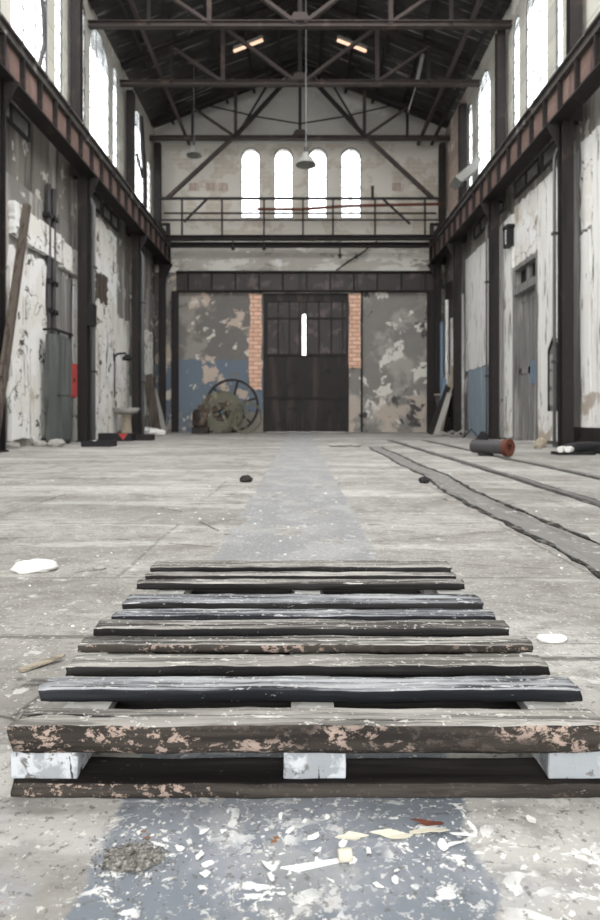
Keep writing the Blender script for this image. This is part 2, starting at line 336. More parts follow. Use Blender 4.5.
CNT = {}
def mk(name, mb, mats, parent=None, smooth=False, bevel=0, seg=1):
    me = bpy.data.meshes.new(name)
    off = Vector(parent['_o']) if parent is not None and '_o' in parent else Vector()
    me.from_pydata([v - off for v in mb.v], [], mb.f)
    for m in (mats if isinstance(mats, (list, tuple)) else [mats]): me.materials.append(M[m] if isinstance(m, str) else m)
    for p, i in zip(me.polygons, mb.mi): p.material_index = i; p.use_smooth = smooth
    bm = bmesh.new(); bm.from_mesh(me); bmesh.ops.recalc_face_normals(bm, faces=bm.faces); bm.to_mesh(me); bm.free()
    o = bpy.data.objects.new(name, me); COL.objects.link(o)
    if parent is not None: o.parent = parent
    if bevel:
        b = o.modifiers.new('bevel', 'BEVEL'); b.width = bevel; b.segments = seg; b.limit_method = 'ANGLE'
    return o
def tag(o, label, cat, group=None, kind=None):
    o['label'] = label; o['category'] = cat
    if group: o['group'] = group
    if kind: o['kind'] = kind
    return o
def thing(name, label, cat, loc, group=None):
    o = bpy.data.objects.new(name, None); COL.objects.link(o); o.location = loc; o['_o'] = tuple(loc)
    o.empty_display_size = .1
    return tag(o, label, cat, group, 'thing')
def solo(name, mb, mats, label, cat, group=None, kind='thing', loc=None, **k):     # a thing that is one mesh, origin at its base
    lo = Vector((min(v.x for v in mb.v), min(v.y for v in mb.v), min(v.z for v in mb.v))); hi = Vector((max(v.x for v in mb.v), max(v.y for v in mb.v), max(v.z for v in mb.v)))
    c = Vector(((lo.x + hi.x) / 2, (lo.y + hi.y) / 2, lo.z)); mb.v = [v - c for v in mb.v]
    o = mk(name, mb, mats, **k); o.location = c
    return tag(o, label, cat, group, kind)
def struct(name, mb, mats, parent=None, **k):
    o = mk(name, mb, mats, parent, **k)
    if parent is None: o['kind'] = 'structure'
    return o
def copy_tree(o, parent=None):
    c = o.copy(); COL.objects.link(c)
    if parent is not None: c.parent = parent
    for ch in list(o.children): copy_tree(ch, c)
    return c

# ------------------------------------------------------------------ the shell
XW, YB, TH = 7.0, 29.0, .45
Y0 = -9.0; ROOF0 = 17.0; UT = .09             # UT: the thin upper walls
ZE, ZA, ZS = 14.5, 17.4, 9.1                 # eaves, ridge, split between lower and upper wall
slope = (ZA - ZE) / (XW + .45)
g = MB(); g.box(-60, 60, -60, 90, -.5, -.12); struct('ground', g, 'ground')
g = MB(); g.box(-XW - TH, XW + TH, -12, YB + TH, -.12, 0); struct('floor', g, 'floor')

def arch_pts(a0, a1, zs, rise, n=14):
    c, r = (a0 + a1) / 2, (a1 - a0) / 2
    return [(c - r * math.cos(math.pi * k / n), zs + rise * math.sin(math.pi * k / n)) for k in range(n + 1)]
def wall_band(mb, pt, d, a0, a1, z0, z1, ops, mi=0):
    """a wall band from a0 to a1 with openings (o0, o1, zbottom, zspring, rise); pt(a, z) maps to 3D, d is the thickness"""
    cur = a0
    for o0, o1, zb, zs, rise in sorted(ops):
        if o0 > cur: mb.prism([pt(cur, z0), pt(o0, z0), pt(o0, z1), pt(cur, z1)], d, mi)
        if zb > z0: mb.prism([pt(o0, z0), pt(o1, z0), pt(o1, zb), pt(o0, zb)], d, mi)
        top = arch_pts(o0, o1, zs, rise) if rise else [(o0, zs), (o1, zs)]
        for (u0, w0), (u1, w1) in zip(top[:-1], top[1:]): mb.prism([pt(u0, w0), pt(u1, w1), pt(u1, z1), pt(u0, z1)], d, mi)
        cur = o1
    if cur < a1: mb.prism([pt(cur, z0), pt(a1, z0), pt(a1, z1), pt(cur, z1)], d, mi)

# openings of the upper walls: tall arched lights flanked by narrow ones
SILL = 10.1
L_OPS = [(8.9, 11.0, SILL, 13.2, 1.0), (11.45, 11.9, SILL, 13.85, .22), (13.55, 14.05, SILL, 13.85, .22), (14.55, 16.65, SILL, 13.2, 1.0), (17.15, 17.7, SILL, 13.85, .22), (19.1, 19.6, SILL, 13.85, .22), (20.0, 22.1, SILL, 13.2, 1.0),
         (22.5, 23.1, SILL, 13.75, .25), (25.3, 27.0, SILL, 13.2, .85), (27.5, 28.2, SILL, 12.3, .3)]
R_OPS = [(9.3, 11.0, SILL, 13.2, .9), (11.5, 11.95, SILL, 13.75, .22), (12.25, 13.9, SILL, 13.2, .9), (16.0, 16.45, SILL, 13.55, .22), (17.0, 18.65, SILL, 13.2, .9), (19.15, 19.75, SILL, 13.45, .25), (21.1, 21.55, SILL, 13.55, .22), (22.1, 23.75, SILL, 13.05, .85), (24.45, 25.0, SILL, 13.4, .25)]
DOOR2 = (17.3, 19.35, 0, 5.55, 0)
g = MB(); ptL = lambda a, z: (-XW, a, z)
wall_band(g, ptL, (-TH, 0, 0), Y0, YB, 0, 6.6, [], 0); wall_band(g, ptL, (-TH, 0, 0), Y0, YB, 6.6, ZS, [], 2); wall_band(g, ptL, (-UT, 0, 0), Y0, YB, ZS, ZE, L_OPS, 1)
struct('wall_left', g, ['wall_grey', 'brick_side', 'wall_shed'])
g = MB(); ptR = lambda a, z: (XW, a, z)
wall_band(g, ptR, (TH, 0, 0), Y0, YB, 0, 6.6, [DOOR2], 0); wall_band(g, ptR, (TH, 0, 0), Y0, YB, 6.6, ZS, [], 2); wall_band(g, ptR, (UT, 0, 0), Y0, 25.3, ZS, ZE, R_OPS, 1)
wall_band(g, ptR, (UT, 0, 0), 25.3, YB, ZS, ZE, [], 3)
struct('wall_right', g, ['wall_grey', 'brick_side', 'wall_shed', 'brick_pink'])
# back wall: lower part around the gate, pale band above the lintel, windows, gable
ZL0, ZL1 = 6.75, 7.72
bx = lambda px: (px - 300) / F * YB
bz = lambda py: H + (HZ - py) / F * YB
g = MB(); ptB = lambda a, z: (a, YB, z)
GATE = (bx(263), bx(349), 0, bz(293), 0)
wall_band(g, ptB, (0, TH, 0), -XW - TH, bx(263), 0, ZL1, [], 3)
wall_band(g, ptB, (0, TH, 0), bx(349), XW + TH, 0, ZL1, [], 4)
g.box(bx(263), bx(349), YB, YB + TH, bz(293), ZL1, 1)
wall_band(g, ptB, (0, TH, 0), -XW - TH, XW + TH, ZL1, 9.3, [], 1)
B_OPS = [(bx(a), bx(b), 10.35, 13.3, .46) for a, b in ((241, 260), (274, 293), (308, 327), (341, 361))]
wall_band(g, ptB, (0, TH, 0), -XW - TH, XW + TH, 9.3, 13.95, B_OPS, 0)
g.prism([(-XW - TH, YB, 13.95), (XW + TH, YB, 13.95), (XW + TH, YB, ZE), (0, YB, ZA + .05), (-XW - TH, YB, ZE)], (0, TH, 0), 2)
struct('wall_back', g, ['brick_back', 'back_pale', 'gable', 'plaster_left', 'plaster_right'])
# shallow blocked-up holes in the back wall
g = MB()
for px in (189, 206, 219, 392, 409): g.box(bx(px), bx(px + 9), YB - .02, YB, bz(191), bz(183))
struct('trim_1', g, 'brick_pink')
# roof of ribbed sheets
g = MB()
for sgn in (-1, 1):
   for ya, yb in ((ROOF0, YB + .4), (-9.0, 4.0)):  # unseen opening between the two stretches, added to let sky light in
    NY = int((yb - ya) / .15); rows = []
    for i in range(NY + 1):
        y = ya + i * .15; dz = .035 * (1 if i % 4 in (0, 1) else 0)
        rows.append([(0, y, ZA + dz), (sgn * (XW + .7), y, ZA - slope * (XW + .7) + dz)])
    vs = [p for r in rows for p in r]; n = len(vs)
    vs += [(x, y, z + .12) for x, y, z in vs]; fs = []
    for i in range(NY):
        a = i * 2; fs += [(a, a + 1, a + 3, a + 2), (n + a, n + a + 2, n + a + 3, n + a + 1)]
    fs += [(0, n, n + 1, 1), (2 * NY, 2 * NY + 1, n + 2 * NY + 1, n + 2 * NY)]
    g.add(vs, fs)
struct('ceiling', g, 'roof')

# windows
WN = [0]
def window(pt, inward, op, nx, nz, broken=0):
    WN[0] += 1
    a0, a1, zb, zs, rise = op; inward = Vector(inward); d = inward * -.05; w = .035
    off = inward * -.02
    P = lambda a, z: Vector(pt(a, z)) + off
    outer = [(a0, zb)] + (arch_pts(a0, a1, zs, rise) if rise else [(a0, zs), (a1, zs)]) + [(a1, zb)]
    c = ((a0 + a1) / 2, (zb + zs) / 2)
    inner = []
    for u, z in outer:
        uu = u + w if u < c[0] - 1e-4 else (u - w if u > c[0] + 1e-4 else u)
        zz = z + w if z <= zb + 1e-6 else z - (w if u not in (a0, a1) or not rise else 0)
        inner.append((uu, zz))
    f = MB(); n = len(outer)
    for i in range(n):
        j = (i + 1) % n; f.prism([P(*outer[i]), P(*outer[j]), P(*inner[j]), P(*inner[i])], d)
    root = struct('window_%d' % WN[0], f, 'steel_grey')
    m = MB(); ax = (P(1, 0) - P(0, 0)).normalized(); t = .011
    htop = lambda a: zs + (rise * math.sqrt(max(0, 1 - ((a - c[0]) / ((a1 - a0) / 2)) ** 2)) if rise else 0)
    for k in range(1, nx + 1):
        a = a0 + (a1 - a0) * k / (nx + 1); top = htop(a)
        m.prism([P(a - t, zb), P(a + t, zb), P(a + t, top), P(a - t, top)], d * .5)
    z = zb
    for k in range(1, nz + 1):
        z = zb + (zs - zb) * k / nz
        m.prism([P(a0, z - t), P(a1, z - t), P(a1, z + t), P(a0, z + t)], d * .5)
    mk('muntin', m, 'steel_grey', root)
    p = MB(); q = inward * -.02
    p.prism([Vector(v) + q for v in [P(*u) for u in outer]], d * .06)
    mk('pane', p, 'glass', root)
    return root
for op in L_OPS:
    wr = window(ptL, (1, 0, 0), op, 2 if op[1] - op[0] > 1 else 0, 6)
    if op[0] == 14.55: mk('bent_frame', MB().tube([(-6.98, 15.85, 14.1), (-6.94, 15.9, 12.6), (-6.9, 16.15, 11.6), (-6.94, 16.3, 10.9), (-6.98, 16.05, 10.1)], .06, 8), 'steel_grey', wr)
    if op[0] == 25.3: mk('bent_frame', MB().tube([(-6.98, 26.3, 13.9), (-6.94, 26.5, 12.6), (-6.9, 26.55, 11.8), (-6.94, 26.9, 11.0), (-6.98, 26.95, 10.1)], .1, 8).tube([(-6.94, 25.5, 11.9), (-6.94, 26.5, 11.3)], .06, 8), 'steel_dark', wr)
for op in R_OPS: window(ptR, (-1, 0, 0), op, 2 if op[1] - op[0] > 1 else 0, 6)
for op in B_OPS: window(ptB, (0, -1, 0), op, 1, 6)
# strip lights of cloudy glass high on the walls, under the girders
for side, spans in ((-1, ((13.4, 15.4), (19.0, 20.9), (21.1, 22.9))), (1, ((15.2, 17.2), (17.4, 19.4), (20.4, 22.0), (22.2, 23.9)))):
    for a, b in spans:
        WN[0] += 1; x = side * XW; f = MB(); i = -side
        for za, zb_ in ((7.8, 7.85), (8.25, 8.3)): f.box(*sorted((x, x + i * .1)), a, b, za, zb_)
        for ya in (a, (a + b) / 2 - .03, b - .06): f.box(*sorted((x, x + i * .1)), ya, ya + .05, 7.85, 8.25)
        r = struct('window_%d' % WN[0], f, 'steel_grey')
        mk('pane', MB().box(*sorted((x, x + i * .04)), a + .05, b - .05, 7.85, 8.25), 'strip_glass', r)

# the dark gate in the back wall
GX0, GX1, GZ = bx(263) + .01, bx(349) - .01, bz(293) - .01
slit0, slit1 = bx(302.4), bx(305.8)
zr1, zr2 = bz(355), bz(398); zs0, zs1 = bz(355), bz(314)
g = MB(); y0, y1 = YB + .06, YB + .16
g.box(GX0, GX0 + .14, y0 - .05, y1 + .05, 0, GZ); g.box(GX1 - .14, GX1, y0 - .05, y1 + .05, 0, GZ); g.box(GX0 + .14, GX1 - .14, y0 - .05, y1 + .05, GZ - .4, GZ)
gate = struct('door_1', g, 'gate_dark')
for a, b in ((GX0 + .14, slit0), (slit1, GX1 - .14)):
    m = MB(); m.box(a, b, y0, y1, .01, zr1)
    lf = mk('gate_leaf', m, 'gate_dark', gate)
    mk('upper_panel', MB().box(a, b, y0 + .02, y1 - .02, zr1, GZ - .4), 'gate_glass_old', gate)
    k = MB()
    for z in (zr1, zr2): k.box(a, b, y0 - .05, y0, z - .06, z + .06)
    mk('rail', k, 'steel_dark', lf)
    k = MB()
    for t in (.0, .31, .62, .9): x = a + (b - a) * t; k.box(x, x + .07, y0 - .01, y0 + .02, zr1 + .06, GZ - .4)
    k.box(a, b, y0 - .02, y0 + .02, GZ - 1.25, GZ - 1.16)
    mk('glazing_bar', k, 'steel_dark', gate)
mk('closing_strip', MB().box(slit0, slit1, y0 + .01, y1, .01, zs0).box(slit0, slit1, y0 + .01, y1, zs1, GZ - .4), 'gate_dark', gate)
# brick piers beside the gate, lintel beam, plaster panels' frames
pr = random.Random(5)
def ragged(a0, a1, z0, z1, amp, rnd, n=12):
    pts = []
    for i in range(n): pts.append((a0 + (a1 - a0) * i / n, z0 + rnd.uniform(-amp, amp)))
    for i in range(n): pts.append((a1 + rnd.uniform(-amp, amp), z0 + (z1 - z0) * i / n))
    for i in range(n): pts.append((a1 + (a0 - a1) * i / n, z1 + rnd.uniform(-amp, amp)))
    for i in range(n): pts.append((a0 + rnd.uniform(-amp, amp), z1 + (z0 - z1) * i / n))
    return pts
for i, (a, b, zb) in enumerate(((249.5, 262, 390), (349, 361, 368))):
    pts = [(min(max(u, bx(a) - .03), bx(b)), min(z, bz(294))) for u, z in ragged(bx(a), bx(b), bz(zb), bz(294), .06, pr)]
    struct('trim_%d' % (2 + i), MB().prism([(u, YB - .03, z) for u, z in pts], (0, -.09, 0)), 'brick_pier')
# white / grey plaster and boarding on the side walls
TN = [3]
def pad(side, y0, y1, z0, z1, mat, th=.07, amp=.05, seed=0):
    TN[0] += 1; x = side * XW
    pts = [(u, max(0.0, z)) for u, z in ragged(y0, y1, z0, z1, amp, random.Random(seed + TN[0]), 9)]
    return struct('trim_%d' % TN[0], MB().prism([(x, u, z) for u, z in pts], (-side * th, 0, 0)), mat)
pad(-1, 12.0, 14.1, 0, 7.5, 'wall_white'); pad(-1, 14.35, 16.35, .15, 4.9, 'wall_white', .1, .1)
pad(-1, 14.4, 17.2, 5.15, 5.95, 'wall_white', .16, .03); pad(-1, 17.4, 19.4, 5.1, 5.85, 'wall_white', .15, .03)
pad(-1, 16.9, 18.3, .1, 4.9, 'board_grey', .06); pad(-1, 18.4, 19.9, 0, 5.0, 'wall_white', .08)
pad(-1, 20.1, 22.6, 0, 7.5, 'wall_white', .1, .08); pad(-1, 22.7, 24.3, .2, 4.6, 'wall_white', .09, .08); pad(-1, 24.7, 26.4, 0, 5.6, 'wall_grey', .1, .08)
pad(-1, 26.6, 28.2, .8, 4.6, 'wall_white', .1, .1); pad(-1, 20.2, 21.4, 4.75, 5.7, 'wood_brown', .14, .12); pad(-1, 24.75, 25.6, .3, 5.9, 'wall_white', .13, .08)
pad(1, 12.0, 12.95, .45, 7.5, 'board_white', .1, .03); pad(1, 13.0, 13.7, .4, 7.5, 'board_white', .13, .04); pad(1, 13.74, 14.2, .5, 7.5, 'board_white', .09, .03); pad(1, 14.24, 14.75, .45, 5.2, 'board_white', .12, .05); pad(1, 14.22, 14.8, 5.3, 7.5, 'wall_white', .08, .05); pad(1, 14.9, 15.9, .1, 7.4, 'board_grey', .05, .03); pad(1, 15.95, 17.25, .1, 7.4, 'board_white', .16, .02)
pad(1, 19.4, 20.7, .05, 7.3, 'board_white', .14, .03); pad(1, 17.3, 19.35, 5.6, 7.5, 'wall_white', .08, .05)
pad(1, 21.9, 25.1, 2.65, 7.3, 'board_white', .08, .03); pad(1, 21.9, 24.6, 0, 2.62, 'board_blue', .1, .02)
pad(1, 25.6, 26.3, 0, 6.0, 'board_white', .1, .05); pad(1, 26.5, 28.6, 0, 7.0, 'gate_glass_old', .05, .1); pad(1, 27.1, 27.5, 2.2, 5.2, 'wall_white', .12, .1)
# side door with transom, right wall
a, b = DOOR2[0] + .01, DOOR2[1] - .01; x0, x1 = XW + .05, XW + .2
g = MB(); g.box(x0 - .2, x1, a, a + .14, 0, 5.53); g.box(x0 - .2, x1, b - .14, b, 0, 5.53); g.box(x0 - .2, x1, a + .14, b - .14, 5.4, 5.53); g.box(x0 - .22, x1, a + .14, b - .14, 4.62, 4.86)
dr = struct('door_2', g, 'board_grey')
mid = (a + b) / 2
for u, v in ((a + .14, mid - .015), (mid + .015, b - .14)):
    lf = mk('door_leaf', MB().box(x0, x0 + .07, u, v, .02, 4.6), 'board_grey', dr)
    k = MB()
    for z in (.05, 2.1, 4.35): k.box(x0 - .03, x0, u + .01, v - .01, z, z + .2)
    for yy in (u + .01, v - .15): k.box(x0 - .03, x0, yy, yy + .14, .25, 4.35)
    mk('door_frame', k, 'board_grey', lf)
mk('patch', MB().box(x0 - .045, x0 - .03, a + .16, mid - .06, 1.75, 2.45), 'blue_paint', dr)['label'] = 'blue painted patch'
mk('transom_pane', MB().box(x0 + .02, x0 + .04, a + .14, b - .14, 4.86, 5.4), 'black', dr)
mk('transom_bar', MB().box(x0 - .1, x0 + .02, mid - .1, mid + .1, 4.86, 5.4), 'board_grey', dr)

# ------------------------------------------------------------------ steel frame
def column(side, Y, label, group, wide=.28, z1=13.7):
    t = thing('steel_column', label, 'column', (side * 6.53, Y, 0), group)
    xc = side * 6.53
    mk('lower_shaft', MB().ibeam((xc, Y, .03), (xc, Y, 7.98), wide, wide, .035, (0, 1, 0)), 'steel_dark', t)
    xu = side * 6.745
    mk('upper_shaft', MB().ibeam((xu, Y, 7.98), (xu, Y, z1), .3, .24, .03, (0, 1, 0)), 'steel_dark', t)
    mk('base_plate', MB().box(xc - .18, xc + .18, Y - .18, Y + .18, 0, .035), 'steel_dark', t)
    k = MB(); s = side
    k.prism([(s * 6.36, Y - .015, 7.95), (s * 6.04, Y - .015, 7.95), (s * 6.36, Y - .015, 7.3)], (0, .03, 0))
    mk('bracket', k, 'steel_dark', t)
    return t
GC = 'riveted steel columns along the walls'
column(-1, 12.9, 'dark steel column at the left edge, beside the slanting brown brace', GC)
column(-1, 18.12, 'dark steel column standing next to the red box and green cabinet', GC)
column(-1, 23.9, 'dark steel column on the cracked white wall behind the black bracket lamp', GC)
column(-1, 28.45, 'dark steel corner column beside the blue and grey plaster panel', GC)
column(1, 14.75, 'dark steel column between the two white boarded stretches at right', GC)
column(1, 20.2, 'dark steel column between the tall grey door and the blue panel', GC)
column(1, 24.9, 'dark steel column just past the pale blue panel', GC)
column(1, 28.45, 'dark steel corner column behind the leaning planks', GC)

def girder(side, label):
    ya, yb = 4.0, 28.95; xc = side * 6.36
    t = thing('crane_girder', label, 'girder', (xc, ya, 8.0), 'crane runway girders')
    mk('web', MB().box(xc - .02, xc + .02, ya, yb, 8.05, 9.02), 'girder_web', t)
    mk('bottom_flange', MB().box(xc - .22, xc + .22, ya, yb, 8.0, 8.05).box(xc - .13, xc - .02, ya, yb, 8.05, 8.07).box(xc + .02, xc + .13, ya, yb, 8.05, 8.07), 'steel_dark', t)
    mk('top_flange', MB().box(xc - .22, xc + .22, ya, yb, 9.02, 9.07).box(xc - .14, xc - .02, ya, yb, 8.86, 9.02).box(xc + .02, xc + .14, ya, yb, 8.86, 9.02), 'flange_dust', t)
    mk('crane_rail', MB().ibeam((xc, ya, 9.12), (xc, yb, 9.12), .07, .1, .02), 'steel_brown', t)
    first = None; y = 4.6
    while y < 28.9:
        if first is None:
            first = mk('stiffener', MB().box(xc - .13, xc + .13, y - .035, y + .035, 8.07, 8.86), 'steel_dark', t)
        else:
            c = first.copy(); COL.objects.link(c); c.parent = t; c.location = (0, y - 4.6, 0)
        y += .9
    return t
girder(-1, 'rusty red-brown crane girder with upright ribs along the left wall')
girder(1, 'rusty red-brown crane girder with upright ribs along the right wall')

ZC = 13.72
def truss(Y, label, back=False):
    t = thing('roof_truss', label, 'roof truss', (0, Y, ZC), 'roof trusses')
    top = lambda x: ZA - slope * abs(x) - .32
    up = (0, 1, 0)
    mk('bottom_chord', MB().ibeam((-6.995, Y, ZC), (6.995, Y, ZC), .2, .2, .03), 'steel_brown', t)
    for s in (-1, 1):
        mk('top_chord', MB().ibeam((s * 6.95, Y, top(6.95)), (0, Y, top(0)), .2, .2, .03), 'steel_dark', t)
        mk('vertical', MB().bar((s * 3.0, Y, ZC), (s * 3.0, Y, top(3.0)), .15, .12), 'steel_brown', t)
        mk('vertical', MB().bar((s * 5.0, Y, ZC), (s * 5.0, Y, top(5.0)), .12, .1), 'steel_dark', t)
        mk('diagonal', MB().bar((s * 3.0, Y, ZC + .05), (s * 5.0, Y, top(5.0)), .13, .1), 'steel_brown', t)
        if back:
            mk('diagonal', MB().bar((s * .1, Y, top(0) - .1), (s * 3.1, Y, ZC), .2, .15), 'steel_dark', t)
            mk('diagonal', MB().bar((s * 1.3, Y, top(1.3)), (s * 3.0, Y, ZC), .09, .08), 'steel_dark', t)
            mk('knee_brace', MB().bar((s * 3.2, Y, ZC - .05), (s * 6.2, Y, 10.9), .2, .15), 'steel_brown', t)
            mk('tie_rod', MB().tube([(0, Y - .1, ZC + .62), (s * 2, Y - .1, ZC + .95), (s * 4.2, Y - .1, ZC + 1.45)], .035, 6), 'steel_dark', t)
        else:
            mk('diagonal', MB().bar((s * .15, Y, ZC + .05), (s * 3.0, Y, top(3.0)), .15, .12), 'steel_brown', t)
    mk('king_post', MB().bar((0, Y, ZC), (0, Y, top(0)), .14, .1), 'steel_dark', t)
    k = MB(); k.prism([(-.35, Y - .12, ZC + .1), (.35, Y - .12, ZC + .1), (.2, Y - .12, ZC + .35), (-.2, Y - .12, ZC + .35)], (0, .02, 0)); mk('gusset_plate', k, 'steel_brown', t)
truss(19.85, 'roof truss nearest the pallet, its chord crossing the top of the picture')
truss(23.35, 'middle roof truss, between the other two, below the glowing strip lamps')
truss(27.95, 'rear roof truss with heavy crossed diagonals before the pale gable', True)
# purlins and longitudinal ties
for s in (-1, 1):
    side = 'left' if s < 0 else 'right'
    for k, x in enumerate((.9, 2.2, 3.5, 4.8, 6.1)):
        nm = ('first', 'second', 'third', 'fourth', 'fifth')[k]
        z = ZA - slope * x - .115
        solo('roof_purlin', MB().ang((s * x, 12, z), (s * x, YB - .02, z), .13, .02), 'steel_dark', '%s dark purlin below the ridge under the %s roof slope' % (nm, side), 'purlin', 'roof purlins')
solo('roof_tie', MB().bar((-5.35, 12, ZC + .17), (-5.35, YB - .05, ZC + .17), .12, .12), 'steel_brown', 'red-brown tie running lengthwise along the left end of the trusses', 'tie beam', 'lengthwise roof ties')
solo('roof_tie', MB().bar((5.7, 12, ZC + .17), (5.7, YB - .05, ZC + .17), .14, .14), 'steel_brown', 'inner brown tie of the pair along the right end of the trusses', 'tie beam', 'lengthwise roof ties')
solo('roof_tie', MB().bar((6.35, 12, ZC + .17), (6.35, YB - .05, ZC + .17), .12, .12), 'steel_dark', 'outer dark tie of the pair along the right end of the trusses', 'tie beam', 'lengthwise roof ties')
# strip lamps on the roof slope
for s, lab in ((-1, 'warm glowing strip lamp under the left slope of the roof'), (1, 'warm glowing strip lamp under the right slope of the roof')):
    Y = 24.9; t = thing('strip_lamp', lab, 'lamp', (s * 2.1, Y, ZA - slope * 2.1 - .2), 'roof strip lamps')
    p, q = Vector((s * 1.55, Y, ZA - slope * 1.55 - .42)), Vector((s * 2.75, Y, ZA - slope * 2.75 - .42))
    mk('housing', MB().bar(p + Vector((0, 0, .1)), q + Vector((0, 0, .1)), .2, .1), 'lamp_grey', t)
    mk('tube', MB().tube([p, q], .06, 8), 'glow', t)
    mk('hanger', MB().bar(p + Vector((s * .3, 0, .05)), p + Vector((s * .3, 0, .27)), .03), 'steel_dark', t)
# dangling pale strip
p, q = at(423, 54, 24.0), at(408, 112, 24.0)
solo('hanging_strip', MB().bar(p, (p + q) / 2 + Vector((.05, 0, 0)), .14, .03).bar((p + q) / 2 + Vector((.05, 0, 0)), q, .14, .03), 'lamp_grey', 'pale loose strip dangling under the roof at the right', 'strip')

# lintel beam above the gate
xa, xb = bx(177), bx(436)
t = thing('lintel_beam', 'long dark brown riveted beam across the back wall above the gate', 'beam', (0, YB - .17, ZL0))
mk('web', MB().box(xa, xb, YB - .14, YB - .02, ZL0 + .06, ZL1 - .06), 'gate_glass_old', t)
mk('flange', MB().box(xa, xb, YB - .32, YB - .02, ZL0, ZL0 + .06), 'steel_dark', t)
mk('flange', MB().box(xa, xb, YB - .32, YB - .02, ZL1 - .06, ZL1), 'steel_dark', t)
n = 11
for i in range(n): x = xa + (xb - xa) * (i + .5) / n; mk('stiffener', MB().box(x - .03, x + .03, YB - .3, YB - .14, ZL0 + .06, ZL1 - .06), 'steel_dark', t)
for px, w, lab in ((175.8, .16, 'slim dark post carrying the long beam left of the blue plaster'), (429.6, .16, 'slim dark post carrying the long beam right of the grey plaster')):
    solo('steel_post', MB().ibeam((bx(px), YB - .17, 0), (bx(px), YB - .17, ZL0), .3, .26, .03, (0, 1, 0)), 'steel_dark', lab, 'post', 'posts under the long beam')
solo('steel_post', MB().bar((bx(361.5), YB - .1, 0), (bx(361.5), YB - .1, ZL0), .08, .1), 'steel_dark', 'thin dark upright between the right brick pier and grey plaster', 'post', 'posts under the long beam')
# bent rod on the lintel
solo('bent_rod', MB().tube([at(336, 270.5, 28.8), at(352, 259, 28.8), at(362, 253, 28.8), at(377, 241, 28.85)], .035, 6).bar(at(357, 259, 28.8), at(356, 253, 28.8), .04), 'black', 'thin black bent rod slanting over the pale wall above the beam', 'rod')

# travelling crane bridge
Y = 27.2; cz = lambda py: H + (HZ - py) / F * Y; cx = lambda px: (px - 300) / F * Y
t = thing('crane_bridge', 'dark overhead crane bridge with railings spanning the hall before the windows', 'crane', (0, Y, 8.7))
XE = 6.42
mk('main_beam', MB().ibeam((-6.08, Y, 8.84), (6.08, Y, 8.86), .3, .2, .03), 'steel_dark', t)
mk('main_beam', MB().ibeam((-6.08, Y + 1.1, 8.84), (6.08, Y + 1.1, 8.84), .3, .2, .03), 'steel_dark', t)
for s in (-1, 1): mk('end_carriage', MB().box(s * XE - .14, s * XE + .14, Y - .35, Y + 1.45, 9.18, 9.42).box(*sorted((s * (XE + .1), s * 5.9)), Y - .1, Y + .1, 9.42, 9.5).box(*sorted((s * 5.9, s * 6.06)), Y - .1, Y + .1, 8.98, 9.5), 'steel_dark', t)
mk('handrail', MB().bar((-XE, Y, cz(198.5)), (XE, Y, cz(198.5)), .09, .1), 'steel_dark', t)
mk('handrail', MB().tube([(-XE, Y + 1.1, cz(205)), (XE, Y + 1.1, cz(205))], .05, 8), 'steel_brown', t)
mk('pipe', MB().tube([at(257, 209, Y + .3), at(300, 209.5, Y + .3), at(345, 206, Y + .3), at(440, 204, Y + .3)], .07, 8), 'rust_red', t)['label'] = 'rust-red pipe along the railing'
mk('mid_rail', MB().bar((-XE, Y, cz(220)), (XE, Y, cz(220)), .06, .07), 'steel_dark', t)
for px in (182, 222, 264, 303, 333, 375, 425):
    m = MB().bar((cx(px), Y, 8.98), (cx(px), Y, cz(198.5)), .08, .07)
    mk('post', m, 'steel_dark', t)
for a, b in (((207, 199), (184, 222)), ((383, 199), (410, 224))):
    mk('brace', MB().bar(at(a[0], a[1], Y), at(b[0], b[1], Y), .1, .08), 'steel_dark', t)
mk('stub', MB().bar(at(372.5, 186, Y), at(372.5, 200, Y), .12, .1), 'steel_dark', t)
for px, py in ((233, 250), (264, 250), (340, 258)):
    mk('hanger', MB().tube([(cx(px), Y, 8.7), (cx(px), Y, cz(py - 4)), (cx(px), Y, cz(py - 3)), (cx(px), Y, cz(py))], [.03, .03, .09, .07], 8), 'black', t)
# pendant lamps
def pendant(px, py, Y, r, label, ztop):
    c = at(px, py, Y); t = thing('pendant_lamp', label, 'lamp', (c.x, c.y, c.z - r * .7), 'hanging shop lamps')
    mk('shade', MB().lathe(c, (0, 0, 1), [(r, -r * .7), (r * .97, -r * .6), (r * .3, r * .35), (r * .22, r * .55), (r * .18, r * .5), (r * .26, r * .3), (r * .92, -r * .64)], 24), 'lamp_grey', t, True)
    mk('socket', MB().tube([c + Vector((0, 0, r * .5)), c + Vector((0, 0, r * 1.05))], r * .2, 12), 'steel_grey', t)
    mk('cord', MB().tube([c + Vector((0, 0, r)), (c.x, c.y, ztop)], .018, 6), 'pipe_grey', t)
pendant(306, 158, 21.0, .36, 'grey cone pendant lamp on a long cord in the middle of the hall', ZA - .05)
c = at(194, 150, 25.5); pendant(194, 150, 25.5, .33, 'pale pendant lamp hanging near the left wall before the back windows', ZA - slope * abs(c.x) - .02)
# tilted floodlight reflector on the right girder
c = at(471, 172, 23.2)
t = thing('floodlight', 'tilted grey floodlight reflector sitting above the right crane girder', 'floodlight', (6.36, 23.2, 9.17))
mk('reflector', MB().prism([(5.95, 23.0, 9.95), (6.9, 23.0, 10.75), (6.95, 23.0, 10.6), (6.75, 23.0, 10.2), (6.2, 23.0, 9.75)], (0, .9, 0)), 'lamp_grey', t)
mk('stand', MB().bar((6.36, 23.4, 9.19), (6.45, 23.4, 9.95), .09), 'steel_dark', t)

# ------------------------------------------------------------------ left wall furniture
def onwall(side, px, py, out=0.):
    X = side * (XW - out); Y = F * X / (px - 300); return Vector((X, Y, H + (HZ - py) / F * Y))
